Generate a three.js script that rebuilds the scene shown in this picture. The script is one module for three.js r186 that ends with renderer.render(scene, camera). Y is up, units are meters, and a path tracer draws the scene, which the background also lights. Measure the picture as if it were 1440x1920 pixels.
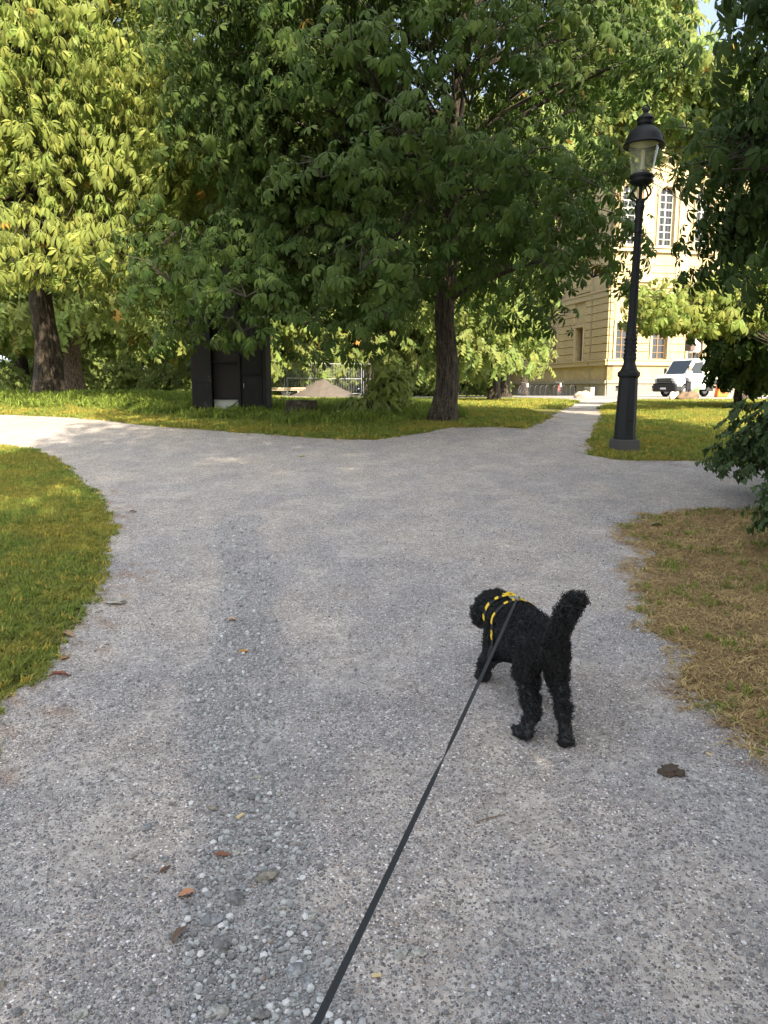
import * as THREE from 'three';
import { MarchingCubes } from 'three/addons/objects/MarchingCubes.js';
import { mergeGeometries, mergeVertices, toCreasedNormals } from 'three/addons/utils/BufferGeometryUtils.js';
import { RoundedBoxGeometry } from 'three/addons/geometries/RoundedBoxGeometry.js';
import { createNoise2D, createNoise3D } from 'simplex-noise';

// ---------------------------------------------------------------- camera, sky, sun, exposure
const scene = new THREE.Scene();
const camera = new THREE.PerspectiveCamera(68.9, 3 / 4, 0.05, 1500);
camera.position.set(0, 1.5, 0);
camera.rotation.x = -Math.atan(230 / 1400);
const SUN_AZ = 0.42, SUN_EL = 0.62;                       // right of straight back, and height above the horizon (radians)
const sunDir = new THREE.Vector3(Math.sin(SUN_AZ) * Math.cos(SUN_EL), Math.sin(SUN_EL), Math.cos(SUN_AZ) * Math.cos(SUN_EL));
// a clear late summer sky: pale at the horizon, blue above, brighter round the sun
const SKY_W = 512, SKY_H = 256, skyData = new Float32Array(SKY_W * SKY_H * 4), SKY_GAIN = 1.0;
for (let j = 0; j < SKY_H; j++) for (let i = 0; i < SKY_W; i++) {
  const el = ((j + 0.5) / SKY_H - 0.5) * Math.PI, az = ((i + 0.5) / SKY_W - 0.5) * 2 * Math.PI, y = Math.sin(el), c = Math.cos(el);
  const g = Math.acos(Math.min(1, Math.max(-1, sunDir.x * c * Math.cos(az) + sunDir.y * y + sunDir.z * c * Math.sin(az)))), h = Math.exp(-Math.max(0, y) * 6), mie = 1.6 * Math.exp(-g / 0.5) + 1.0 * Math.exp(-g / 0.8), o = (j * SKY_W + i) * 4;
  const down = y < 0 ? 0.45 : 1;
  skyData[o] = (0.065 + 0.58 * h + mie * 1.0) * down * SKY_GAIN; skyData[o + 1] = (0.135 + 0.56 * h + mie * 0.95) * down * SKY_GAIN; skyData[o + 2] = (0.27 + 0.46 * h + mie * 0.82) * down * SKY_GAIN; skyData[o + 3] = 1;
}
const skyTex = new THREE.DataTexture(skyData, SKY_W, SKY_H, THREE.RGBAFormat, THREE.FloatType);
skyTex.mapping = THREE.EquirectangularReflectionMapping; skyTex.magFilter = skyTex.minFilter = THREE.LinearFilter; skyTex.needsUpdate = true;
scene.background = skyTex; scene.environment = skyTex;
const sun = new THREE.DirectionalLight(new THREE.Color(1, 0.87, 0.66), 5);
sun.name = 'sun'; sun.position.copy(sunDir).multiplyScalar(80); sun.castShadow = true;
sun.shadow.mapSize.set(4096, 4096);
Object.assign(sun.shadow.camera, { left: -60, right: 60, top: 60, bottom: -60, near: 1, far: 250 });
sun.shadow.radius = 1;
scene.add(sun); scene.add(sun.target);
const renderer = new THREE.WebGLRenderer({ antialias: true });
renderer.setSize(768, 1024);
renderer.shadowMap.enabled = true;
renderer.toneMapping = THREE.LinearToneMapping;
renderer.toneMappingExposure = 3.0;

// ---------------------------------------------------------------- helpers
const rng = (s) => () => { s = (s + 0x6d2b79f5) | 0; let t = Math.imul(s ^ (s >>> 15), 1 | s); t = (t + Math.imul(t ^ (t >>> 7), 61 | t)) ^ t; return ((t ^ (t >>> 14)) >>> 0) / 4294967296; };
const R0 = rng(11), n2 = createNoise2D(rng(5)), n3 = createNoise3D(rng(6));
const V = (x, y, z) => new THREE.Vector3(x, y, z);
const lerp = (a, b, t) => a + (b - a) * t, clamp = (x, a = 0, b = 1) => Math.min(b, Math.max(a, x));
const ss = (a, b, x) => { const t = clamp((x - a) / (b - a)); return t * t * (3 - 2 * t); };
const taken = {};
const numbered = (n) => { taken[n] = (taken[n] ?? -1) + 1; return taken[n] ? n + '_' + String(taken[n]).padStart(3, '0') : n; };
function shade(o) { o.castShadow = true; o.receiveShadow = true; return o; }
function mesh(name, geo, mat, parent) { const m = shade(new THREE.Mesh(geo, mat)); m.name = parent && parent !== scene ? name : numbered(name); (parent ?? scene).add(m); return m; }
function thing(name, label, category, p = [0, 0, 0], turn = 0, group) {
  const o = new THREE.Group(); o.name = numbered(name); o.position.set(...p); o.rotation.y = turn;
  o.userData = { label, category }; if (group) o.userData.group = group;
  scene.add(o); return o;
}
function tag(o, label, category, group) { Object.assign(o.userData, { label, category }); if (group) o.userData.group = group; return o; }
const col = (r, g, b) => new THREE.Color().setRGB(r, g, b);
const mat = (r, g, b, rough = 0.8, o = {}) => new THREE.MeshStandardMaterial({ color: col(r, g, b), roughness: rough, side: THREE.DoubleSide, ...o });
const box = (w, h, d, x = 0, y = 0, z = 0, bev = 0) => { const g = bev ? new RoundedBoxGeometry(w, h, d, 2, bev) : new THREE.BoxGeometry(w, h, d); g.translate(x, y, z); return g; };
const cyl = (r0, r1, h, x = 0, y = 0, z = 0, n = 16) => { const g = new THREE.CylinderGeometry(r1, r0, h, n); g.translate(x, y + h / 2, z); return g; };
const merge = (list) => mergeGeometries(list.map((g) => { const q = g.index ? g.toNonIndexed() : g; for (const k of Object.keys(q.attributes)) if (!['position', 'normal', 'uv'].includes(k)) q.deleteAttribute(k); return q; }));
const smooth = (g, a = 0.7) => { g.deleteAttribute('normal'); if (g.attributes.uv) g.deleteAttribute('uv'); const m = mergeVertices(g, 1e-5); m.computeVertexNormals(); return toCreasedNormals(m, a); };
// a tube along points with a radius at each; noise roughens it
function tube(pts, radii, n = 8, rough = 0, seed = 0, cap = true) {
  const pos = [], uv = [], idx = []; let u = V(0, 0, 1), run = 0;
  const k = pts.length, t = V(0, 0, 0), a = V(0, 0, 0), b = V(0, 0, 0);
  for (let i = 0; i < k; i++) {
    t.subVectors(pts[Math.min(k - 1, i + 1)], pts[Math.max(0, i - 1)]).normalize();
    a.copy(u).addScaledVector(t, -u.dot(t)); if (a.lengthSq() < 1e-6) a.set(1, 0, 0).addScaledVector(t, -t.x); a.normalize(); u = a.clone(); b.crossVectors(t, a);
    if (i) run += pts[i].distanceTo(pts[i - 1]);
    for (let j = 0; j <= n; j++) {
      const w = (j / n) * Math.PI * 2, c = Math.cos(w), s = Math.sin(w);
      const q = radii[i] * (1 + (rough ? rough * (n3(c * 1.6 + seed, s * 1.6, run * 1.4) + 0.45 * n3(c * 5 + seed, s * 5, run * 2.2)) : 0));
      pos.push(pts[i].x + (a.x * c + b.x * s) * q, pts[i].y + (a.y * c + b.y * s) * q, pts[i].z + (a.z * c + b.z * s) * q);
      uv.push((j / n) * Math.max(1, Math.round(radii[0] * 6.3 / 0.5)) * 0.5, run);
    }
  }
  for (let i = 0; i < k - 1; i++) for (let j = 0; j < n; j++) { const p = i * (n + 1) + j; idx.push(p, p + 1, p + n + 1, p + 1, p + n + 2, p + n + 1); }
  if (cap) for (const e of [0, k - 1]) {
    const c = pos.length / 3; pos.push(pts[e].x, pts[e].y, pts[e].z); uv.push(0.5, 0.5);
    for (let j = 0; j < n; j++) e ? idx.push(c, e * (n + 1) + j, e * (n + 1) + j + 1) : idx.push(c, j + 1, j);
  }
  const g = new THREE.BufferGeometry(); g.setAttribute('position', new THREE.Float32BufferAttribute(pos, 3)); g.setAttribute('uv', new THREE.Float32BufferAttribute(uv, 2)); g.setIndex(idx); g.computeVertexNormals(); return g;
}
const lathe = (pts, n = 24) => new THREE.LatheGeometry(pts.map(([r, y]) => new THREE.Vector2(r, y)), n);
function tex(w, h, f, srgb = true) {
  const d = new Uint8Array(w * h * 4);
  for (let y = 0; y < h; y++) for (let x = 0; x < w; x++) { const c = f(x, y), o = (y * w + x) * 4; d[o] = clamp(c[0], 0, 255); d[o + 1] = clamp(c[1], 0, 255); d[o + 2] = clamp(c[2], 0, 255); d[o + 3] = 255; }
  return dataTex(d, w, h, srgb);
}
function dataTex(d, w, h, srgb) {
  const t = new THREE.DataTexture(d, w, h); t.wrapS = t.wrapT = THREE.RepeatWrapping; t.magFilter = THREE.LinearFilter; t.minFilter = THREE.LinearMipmapLinearFilter; t.generateMipmaps = true;
  if (srgb) t.colorSpace = THREE.SRGBColorSpace; t.needsUpdate = true; return t;
}
// tileable noise: f cells across w pixels
const hsh = (i, j, k) => { let h = Math.imul(i, 374761393) ^ Math.imul(j, 668265263) ^ Math.imul(k * 977 | 0, 2246822519); h = Math.imul(h ^ (h >>> 13), 1274126177); return ((h ^ (h >>> 16)) >>> 0) / 2147483648 - 1; };
const tn = (x, y, w, f, k = 0) => { const u = (x / w) * f, v = (y / w) * f, i = Math.floor(u), j = Math.floor(v), a = u - i, b = v - j, s = a * a * (3 - 2 * a), t = b * b * (3 - 2 * b), m = (n) => ((n % f) + f) % f; return 1.25 * lerp(lerp(hsh(m(i), m(j), k), hsh(m(i + 1), m(j), k), s), lerp(hsh(m(i), m(j + 1), k), hsh(m(i + 1), m(j + 1), k), s), t); };
const lab = (i, ...o) => o[i % o.length];
// ---------------------------------------------------------------- terrain
const PROF = [[-80, -0.7], [-30, -0.6], [-5, -0.24], [0, 0], [3, 0.18], [6, 0.37], [10.5, 0.66], [13, 0.9], [16, 1.02], [20, 1.07], [30, 1.09], [45, 1.05], [56, 1.02], [72, 0.86], [90, 0.8], [600, 0.8]];
const slopeAt = (k) => { if (k <= 0 || k >= PROF.length - 1) return 0; const a = (PROF[k][1] - PROF[k - 1][1]) / (PROF[k][0] - PROF[k - 1][0]), b = (PROF[k + 1][1] - PROF[k][1]) / (PROF[k + 1][0] - PROF[k][0]); return a * b <= 0 ? 0 : (2 * a * b) / (a + b); };
function ground(x, z) {
  const d = clamp(-z, -79, 599); let i = 0; while (i < PROF.length - 2 && PROF[i + 1][0] < d) i++;
  const h = PROF[i + 1][0] - PROF[i][0], t = clamp((d - PROF[i][0]) / h), t2 = t * t, t3 = t2 * t;
  return (2 * t3 - 3 * t2 + 1) * PROF[i][1] + (t3 - 2 * t2 + t) * h * slopeAt(i) + (-2 * t3 + 3 * t2) * PROF[i + 1][1] + (t3 - t2) * h * slopeAt(i + 1) + 0.22 * ss(-3, -8, x) * ss(13, 18, d) * (1 - ss(40, 55, d));
}
// signed distance to a closed outline, positive inside
function outline(pts) {
  return (x, z) => {
    let d = 1e9, inside = false;
    for (let i = 0, j = pts.length - 1; i < pts.length; j = i++) {
      const [ax, az] = pts[j], [bx, bz] = pts[i], ex = bx - ax, ez = bz - az, t = clamp(((x - ax) * ex + (z - az) * ez) / (ex * ex + ez * ez));
      d = Math.min(d, Math.hypot(x - ax - ex * t, z - az - ez * t));
      if ((az > z) !== (bz > z) && x < (bx - ax) * (z - az) / (bz - az) + ax) inside = !inside;
    }
    return inside ? d : -d;
  };
}
function soft(pts, per = 6) { const c = new THREE.CatmullRomCurve3(pts.map(([x, z]) => V(x, 0, z)), false, 'centripetal'); return c.getPoints(pts.length * per).map((p) => [p.x, p.z]); }
const LAWNS = {
  left: outline([...soft([[-5.6, -10.89], [-4.92, -10.43], [-4.08, -9.33], [-3.31, -8.08], [-2.74, -7.1], [-2.34, -6.33], [-2.2, -5.87], [-1.99, -5.13], [-1.78, -4.35], [-1.65, -3.77], [-1.6, -3.4], [-1.62, -3.15], [-1.64, -3.0], [-1.5, -2.5], [-1.7, -1], [-2.2, 2], [-3, 8]]), [-30, 8], [-30, -12.5], [-9, -11.4]]),
  far: outline([...soft([[-30, -16.2], [-12, -15.2], [-7.38, -14.46], [-5.65, -13.97], [-3.78, -12.68], [-2.3, -11.97], [-0.98, -11.49], [-0.32, -11.35], [0.5, -11.82], [1.15, -12.48], [2.05, -12.54], [2.33, -12.46], [3.1, -14.2], [4.1, -17.2], [5.4, -21.5], [6.9, -27.5], [6.4, -31.5], [4.5, -33.5]]), [-30, -35], [-90, -35], [-90, -18]]),
  right: outline([...soft([[40, -29.6], [14, -28.4], [9.2, -27.6], [7.6, -24.2], [5.5, -19.1], [4.29, -14.77], [3.36, -11.97], [2.93, -10.67], [2.8, -9.9], [3.2, -9.6], [3.96, -9.54], [4.7, -9.0], [7, -8.6], [14, -8.2], [30, -8]])]),
  dry: outline([...soft([[14, -6.9], [6, -6.8], [3.48, -6.68], [2.77, -6.59], [2.14, -6.14], [1.89, -5.27], [1.64, -4.45], [1.54, -3.92], [1.52, -3.5], [1.42, -3.1], [1.44, -2.78], [1.5, -2.5], [1.7, -1.5], [2.2, 2], [3, 8]]), [14, 8]]),
  beyond: outline([[-90, -38], [-12, -38], [-12, -75], [-90, -75]]),
};
const lawnD = (x, z) => { let d = -1e9; for (const k in LAWNS) { if (k === 'beyond') continue; d = Math.max(d, LAWNS[k](x, z)); } return d; };
const wob = (x, z) => 0.10 * n2(x * 1.1, z * 1.1) + 0.06 * n2(x * 3.1 + 9, z * 3.1) + 0.035 * n2(x * 9, z * 9 + 3);
const pathD = (x, z) => -lawnD(x, z) + wob(x, z) * (0.5 + 0.5 * ss(0, 6, x)) + (x > 0.8 && z > -7.5 ? 0.05 * n2(x * 2.2 + 4, z * 2.2) + 0.05 * n2(x * 6, z * 6) : 0);
function sheet(xs, zs, lift, colour, sdf, S = 1) {                 // a sheet that follows the terrain, cut along sdf = 0
  const pos = [], uv = [], cl = [];
  const P = zs.map((z) => xs.map((x) => ({ x, z, s: sdf ? sdf(x, z) : 1 })));
  const push = (p) => { pos.push(p.x, ground(p.x, p.z) + lift + (p.s !== undefined && sdf ? 0 : 0), p.z); uv.push(p.x * S, -p.z * S); const c = colour ? colour(p.x, p.z) : [1, 1, 1]; cl.push(...c); };
  const cut = (a, b) => { const t = a.s / (a.s - b.s); return { x: lerp(a.x, b.x, t), z: lerp(a.z, b.z, t), s: 0 }; };
  const tri = (a, b, c) => {
    const q = [a, b, c], out = [];
    for (let i = 0; i < 3; i++) { const u = q[i], v = q[(i + 1) % 3]; if (u.s >= 0) out.push(u); if ((u.s >= 0) !== (v.s >= 0)) out.push(cut(u, v)); }
    for (let i = 1; i + 1 < out.length; i++) { push(out[0]); push(out[i]); push(out[i + 1]); }
  };
  for (let j = 0; j + 1 < zs.length; j++) for (let i = 0; i + 1 < xs.length; i++) {
    const a = P[j][i], b = P[j][i + 1], c = P[j + 1][i], d = P[j + 1][i + 1];
    if (a.s < 0 && b.s < 0 && c.s < 0 && d.s < 0) continue;
    tri(a, b, c); tri(b, d, c);
  }
  let g = new THREE.BufferGeometry();
  g.setAttribute('position', new THREE.Float32BufferAttribute(pos, 3)); g.setAttribute('uv', new THREE.Float32BufferAttribute(uv, 2)); g.setAttribute('color', new THREE.Float32BufferAttribute(cl, 3));
  g = mergeVertices(g, 1e-4); g.computeVertexNormals(); const N = g.attributes.normal; if (N.getY(0) < 0) { const I = g.index.array; for (let i = 0; i < I.length; i += 3) { const t = I[i]; I[i] = I[i + 1]; I[i + 1] = t; } g.computeVertexNormals(); }
  return g;
}
const steps = (...seg) => { const o = [seg[0]]; for (let i = 1; i < seg.length; i += 2) { const n = Math.max(1, Math.round(Math.abs(seg[i] - o[o.length - 1]) / seg[i + 1])), a = o[o.length - 1]; for (let k = 1; k <= n; k++) o.push(lerp(a, seg[i], k / n)); } return o; };

// soil and turf texture
function turf(w, seed, cols) {
  const r = rng(seed), d = new Uint8Array(w * w * 4), h = new Uint8Array(w * w * 4);
  for (let y = 0; y < w; y++) for (let x = 0; x < w; x++) {
    const a = 0.5 + 0.5 * tn(x, y, w, 8, seed), b = 0.5 + 0.5 * tn(x, y, w, 40, seed + 3), c = r(), o = (y * w + x) * 4;
    for (let k = 0; k < 3; k++) d[o + k] = clamp(lerp(lerp(cols[0][k], cols[1][k], a), cols[2][k], b * 0.5) * (0.7 + 0.6 * c), 0, 255);
    d[o + 3] = 255;
  }
  for (let i = 0; i < w * w / 7; i++) {                            // short stems lying every way
    let x = r() * w, y = r() * w; const a = r() * 6.283, n = 4 + r() * 9, c = cols[3 + Math.floor(r() * (cols.length - 3))], v = 0.6 + r() * 0.7;
    for (let k = 0; k < n; k++) { x += Math.cos(a); y += Math.sin(a); const o = ((((y | 0) + w) % w) * w + (((x | 0) + w) % w)) * 4; for (let q = 0; q < 3; q++) d[o + q] = clamp(c[q] * v, 0, 255); h[o] = h[o + 1] = h[o + 2] = 120 + v * 100; h[o + 3] = 255; }
  }
  return [dataTex(d, w, w, true), dataTex(h, w, w, false)];
}
const [turfMap, turfBump] = turf(1024, 21, [[84, 88, 34], [112, 108, 42], [122, 104, 64], [116, 126, 48], [138, 138, 56], [92, 108, 38], [176, 152, 88]]);
const [dryMap, dryBump] = turf(1024, 22, [[146, 116, 80], [168, 134, 90], [112, 94, 70], [214, 172, 108], [186, 142, 86], [140, 128, 68], [232, 198, 134], [110, 84, 58]]);
// gravel: many small stones laid over fine dust, one millimetre to the pixel
function gravel(w) {
  const r = rng(77), d = new Float32Array(w * w * 3), h = new Float32Array(w * w);
  for (let y = 0; y < w; y++) for (let x = 0; x < w; x++) {
    const o = y * w + x, n = tn(x, y, w, 14, 2), m = tn(x, y, w, 62, 5), q = tn(x, y, w, 170, 6), v = 166 + 7 * n + 10 * m + 14 * q + (r() - 0.5) * 50; d[o * 3] = v + 3; d[o * 3 + 1] = v - 2; d[o * 3 + 2] = v - 5; h[o] = 0.12 + 0.08 * m;
  }
  for (let i = 0; i < 190000; i++) {
    const x0 = r() * w, y0 = r() * w, dense = 0.5 + 0.5 * tn(x0, y0, w, 9, 8); if (r() > 0.25 + 0.9 * dense) continue;
    const s = 1.2 + Math.pow(r(), 2.6) * 4.4, e = 0.55 + r() * 0.45, a = r() * 3.14, ca = Math.cos(a), sa = Math.sin(a), k = r();
    const base = k < 0.13 ? 220 + r() * 34 : k < 0.4 ? 96 + r() * 34 : 134 + r() * 62, warm = k > 0.93 ? 12 : (r() - 0.55) * 9;
    for (let y = -s - 1; y <= s + 1; y++) for (let x = -s - 1; x <= s + 1; x++) {
      const u = (x * ca + y * sa) / s, v = (-x * sa + y * ca) / (s * e), q = u * u + v * v * (1 + 0.25 * u); if (q > 1) continue;
      const o = (((y0 + y + w) | 0) % w) * w + (((x0 + x + w) | 0) % w), g = (r() - 0.5) * 14;
      d[o * 3] = base + warm + g + 2; d[o * 3 + 1] = base + g - 2; d[o * 3 + 2] = base - warm + g + 1; h[o] = 0.3 + 0.7 * Math.sqrt(1 - q) * Math.min(1, s / 4);
    }
  }
  const c = new Uint8Array(w * w * 4), b = new Uint8Array(w * w * 4);
  for (let i = 0; i < w * w; i++) { for (let k = 0; k < 3; k++) c[i * 4 + k] = clamp(d[i * 3 + k], 0, 255); c[i * 4 + 3] = 255; b[i * 4] = b[i * 4 + 1] = b[i * 4 + 2] = h[i] * 255; b[i * 4 + 3] = 255; }
  return [dataTex(c, w, w, true), dataTex(b, w, w, false)];
}
const [gravelMap, gravelBump] = gravel(2048);
const rep = (t, k) => { const c = t.clone(); c.repeat.set(k, k); c.needsUpdate = true; return c; };
const groundMat = mat(1, 1, 1, 0.95, { map: rep(turfMap, 0.4), bumpMap: rep(turfBump, 0.4), bumpScale: 0.02, vertexColors: true });
const pathMat = mat(1, 1, 1, 0.92, { map: rep(gravelMap, 1 / 2.048), bumpMap: rep(gravelBump, 1 / 2.048), bumpScale: 0.006, vertexColors: true });
const dryMat = mat(1, 1, 1, 0.95, { map: rep(dryMap, 0.6), bumpMap: rep(dryBump, 0.6), bumpScale: 0.02 });
const turfTone = (x, z) => { const a = 0.5 + 0.5 * n2(x * 0.35, z * 0.35), b = 0.5 + 0.5 * n2(x * 1.3, z * 1.3); return [0.8 + 0.35 * a + 0.1 * b, 0.9 + 0.2 * a, 0.75 + 0.2 * b]; };
const gr = mesh('ground', sheet(steps(-420, -90, 30, -20, 5, -6, 1, 8, 0.5, 24, 2, 90, 8, 420, 40), steps(60, 10, 5, 2, 0.5, -18, 0.5, -40, 2, -100, 6, -420, 40), 0, turfTone, null), groundMat);
gr.userData.kind = 'structure';
// the gravel of the path: compacted pale dust in some places, loose dark grit in others
const SX = [[-9, -1.5], [-7, -1.3], [-5.8, -1.16], [-4.5, -0.84], [-3.1, -0.67], [-2.3, -0.49], [-1.65, -0.31], [0, 0]];
const stripX = (z) => { let i = 0; while (i < SX.length - 2 && SX[i + 1][0] < z) i++; return lerp(SX[i][1], SX[i + 1][1], clamp((z - SX[i][0]) / (SX[i + 1][0] - SX[i][0]))); };
const strip = (x, z) => Math.abs(x - stripX(z) + 0.05 * n2(z * 2.1, 4));       // the run of loose stones along the left of the path
const loose = (x, z) => clamp(0.45 + 0.5 * n2(x * 0.9 + 3, z * 0.55) + 0.35 * n2(x * 2.6, z * 1.9 + 5) + 0.85 * (1 - ss(0.08, 0.26, strip(x, z))) * ss(-8, -5.5, z) + 0.4 * ss(0.6, 1.5, x) * ss(-4, -2, z));
const pathTone = (x, z) => { const l = loose(x, z), m = 0.5 + 0.5 * n2(x * 1.7 + 20, z * 1.7), k = 1.02 - 0.12 * l - 0.06 * (1 - ss(0.08, 0.22, strip(x, z))) * ss(-7, -5, z) + 0.05 * (m - 0.5); const e = (n2(x * 7, z * 7) + 0.6 * n2(x * 17, z * 17) > 0.35 + 3 * Math.max(0, pathD(x, z) - 0.05) ? 0.3 : 0); return [k * 1.045 * (1.03 - 0.05 * l) * (1 - e * 0.6), k * (1 - 0.01 * l) * (1 - e), k * 0.955 * (0.95 + 0.07 * l) * (1 - e * 1.3)]; };
const path = mesh('gravel_path', sheet(steps(-30, -8, 1, -3, 0.2, 3, 0.08, 6, 0.15, 24, 1), steps(8, -1, 0.5, -7, 0.08, -14, 0.14, -34, 0.5), 0.006, pathTone, pathD), pathMat);
path.userData.kind = 'structure';
const road = mesh('road', sheet(steps(-40, 60, 4), steps(-32.5, -37, 0.5, -66, 4), 0.012, (x, z) => { const k = 0.6 + 0.06 * n2(x * 0.3, z * 0.3); return [k, k, k * 1.03]; }, (x, z) => Math.min(-LAWNS.right(x, z) - 0.1, -LAWNS.far(x, z) - 0.1, x + 7.5 + 1.5 * n2(z * 0.2, 3))), mat(1, 1, 1, 0.9, { map: rep(gravelMap, 0.3), vertexColors: true }));
road.userData.kind = 'structure';
const verge = mesh('dry_verge', sheet(steps(1, 4, 0.06, 8, 0.4), steps(4, -1, 0.3, -7, 0.06), 0.012, null, (x, z) => Math.min(LAWNS.dry(x, z) + 0.5, 0.02 - pathD(x, z))), dryMat);
verge.userData.kind = 'structure';
// ---------------------------------------------------------------- bark, leaves, grass
const barkMap = tex(512, 512, (x, y) => { const a = tn(x, y * 0.25, 512, 28, 1), b = tn(x, y, 512, 70, 4), c = Math.abs(tn(x * 1, y * 0.25, 512, 44, 9)); const v = 78 + 24 * a + 20 * b - 34 * (1 - Math.min(1, c * 3)); return [v * 1.06, v * 0.94, v * 0.8]; });
const barkBump = tex(512, 512, (x, y) => { const a = tn(x, y * 0.25, 512, 28, 1), b = tn(x, y, 512, 70, 4), c = Math.abs(tn(x, y * 0.25, 512, 44, 9)); const v = 130 + 50 * a + 30 * b - 90 * (1 - Math.min(1, c * 3)); return [v, v, v]; }, false);
const bark = mat(0.62, 0.6, 0.58, 0.95, { map: barkMap, bumpMap: barkBump, bumpScale: 0.02 });
const sunlitBark = mat(1.0, 0.9, 0.8, 0.95, { map: barkMap, bumpMap: barkBump, bumpScale: 0.02 });  // lighter copy of the bark: sunlight on one trunk put into its colour
const twigMat = mat(0.05, 0.042, 0.032, 0.9);
const leafMat = (r, g, b, t = 0.45, coat = 0.35) => new THREE.MeshPhysicalMaterial({ color: col(r, g, b), roughness: 0.92, specularIntensity: 0.3, transmission: t, thickness: 0, clearcoat: coat, clearcoatRoughness: 0.38, side: THREE.DoubleSide });
const M = { chestnut: leafMat(0.064, 0.110, 0.018, 0.5, 0.10), bright: leafMat(0.24, 0.29, 0.065, 0.45, 0.2), dark: leafMat(0.045, 0.082, 0.014, 0.45, 0.08), lime: leafMat(0.22, 0.28, 0.07, 0.5), far: leafMat(0.2, 0.25, 0.06, 0.5, 0.2) };  // bright has sunlight put into the leaf colour, dark has shade
const tones = (m) => [0.85, 1.0, 1.18].map((k, i) => { const c = m.clone(); c.color.multiplyScalar(k); if (i === 2) c.color.r *= 1.1; return c; });
// a palmate leaf: leaflets fan out from the stalk, folded along the rib and drooping; +Y is the upper face, +Z its middle leaflet
function palmate(n, droop, wide, seed, stalk = true) {
  const r = rng(seed), pos = [], idx = [];
  for (let i = 0; i < n; i++) {
    const u = n === 1 ? 0 : i / (n - 1) - 0.5, a = u * 3.7 + (r() - 0.5) * 0.2, len = (1 - 0.42 * Math.abs(u) * 1.6) * (0.9 + 0.2 * r()), w = wide * len * (0.9 + 0.2 * r()), dr = droop * (0.75 + 0.5 * r()), tw = (r() - 0.5) * 0.5;
    const b = pos.length / 3, sa = Math.sin(a), ca = Math.cos(a);
    const pt = (t, side, fold) => { const k = dr * t, rr = len * (t - 0.22 * k * t), y = -len * 0.62 * k * t + fold * 0.35 + side * tw * 0.3, x = side; pos.push(sa * rr + ca * x, y, ca * rr - sa * x); };
    pt(0.04, 0, 0);
    pt(0.42, -w * 0.62, w * 0.35); pt(0.42, 0, 0); pt(0.42, w * 0.62, w * 0.35);
    pt(0.72, -w, w * 0.5); pt(0.72, 0, 0); pt(0.72, w, w * 0.5);
    pt(1, 0, 0);
    for (const t of [[0, 1, 2], [0, 2, 3], [1, 4, 5], [1, 5, 2], [2, 5, 6], [2, 6, 3], [4, 7, 5], [5, 7, 6]]) idx.push(b + t[0], b + t[1], b + t[2]);
  }
  if (stalk) { const b = pos.length / 3; pos.push(-0.018, 0, 0, 0.018, 0, 0, 0.012, 0.34, -0.62, -0.012, 0.34, -0.62); idx.push(b, b + 1, b + 2, b, b + 2, b + 3); }
  const g = new THREE.BufferGeometry(); g.setAttribute('position', new THREE.Float32BufferAttribute(pos, 3)); g.setIndex(idx); g.computeVertexNormals(); return g;
}
// a twig end with several simple leaves hanging from it
function spray(n, seed, lw = 0.24) {
  const r = rng(seed), pos = [], idx = [];
  for (let i = 0; i < n; i++) {
    const s = i / n, side = i % 2 ? 1 : -1, a = side * (0.6 + 0.7 * r()), o = [0.1 * (r() - 0.5), -0.18 * s * s + 0.08 * (r() - 0.5), s * 1.0], len = 0.34 + 0.2 * r(), dr = 0.35 + 0.8 * r(), w = len * lw * (0.9 + 0.5 * r()), roll = (r() - 0.5) * 1.2;
    const sa = Math.sin(a), ca = Math.cos(a), b = pos.length / 3;
    const pt = (t, x) => { const y = -len * t * t * dr, q = len * t * (1 - 0.2 * dr * t); pos.push(o[0] + sa * q + ca * x * Math.cos(roll), o[1] + y + x * Math.sin(roll), o[2] + ca * q - sa * x * Math.cos(roll)); };
    pt(0, 0); pt(0.45, -w); pt(0.5, 0); pt(0.45, w); pt(1, 0);
    pos[(b + 2) * 3 + 1] -= w * 0.3;
    idx.push(b, b + 1, b + 2, b, b + 2, b + 3, b + 1, b + 4, b + 2, b + 2, b + 4, b + 3);
  }
  const g = new THREE.BufferGeometry(); g.setAttribute('position', new THREE.Float32BufferAttribute(pos, 3)); g.setIndex(idx); g.computeVertexNormals(); return g;
}
const LEAF = { palm: [palmate(6, 0.95, 0.2, 1), palmate(5, 1.25, 0.22, 2), palmate(5, 0.75, 0.2, 3)], slim: [palmate(5, 1.3, 0.17, 4), palmate(5, 1.5, 0.19, 5)], spray: [spray(9, 6), spray(8, 7)], oval: [spray(11, 8, 0.34), spray(9, 9, 0.36)] };
const inView = (p, m = 1.0) => { const q = p.clone().sub(camera.position), c = Math.cos(camera.rotation.x), s = Math.sin(camera.rotation.x), w = -q.z * c + q.y * s, y = q.y * c + q.z * s; return w > 0.2 && Math.abs(q.x / w) < 0.514 * m && Math.abs(y / w) < 0.686 * m; };
const UP = V(0, 1, 0);
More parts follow.
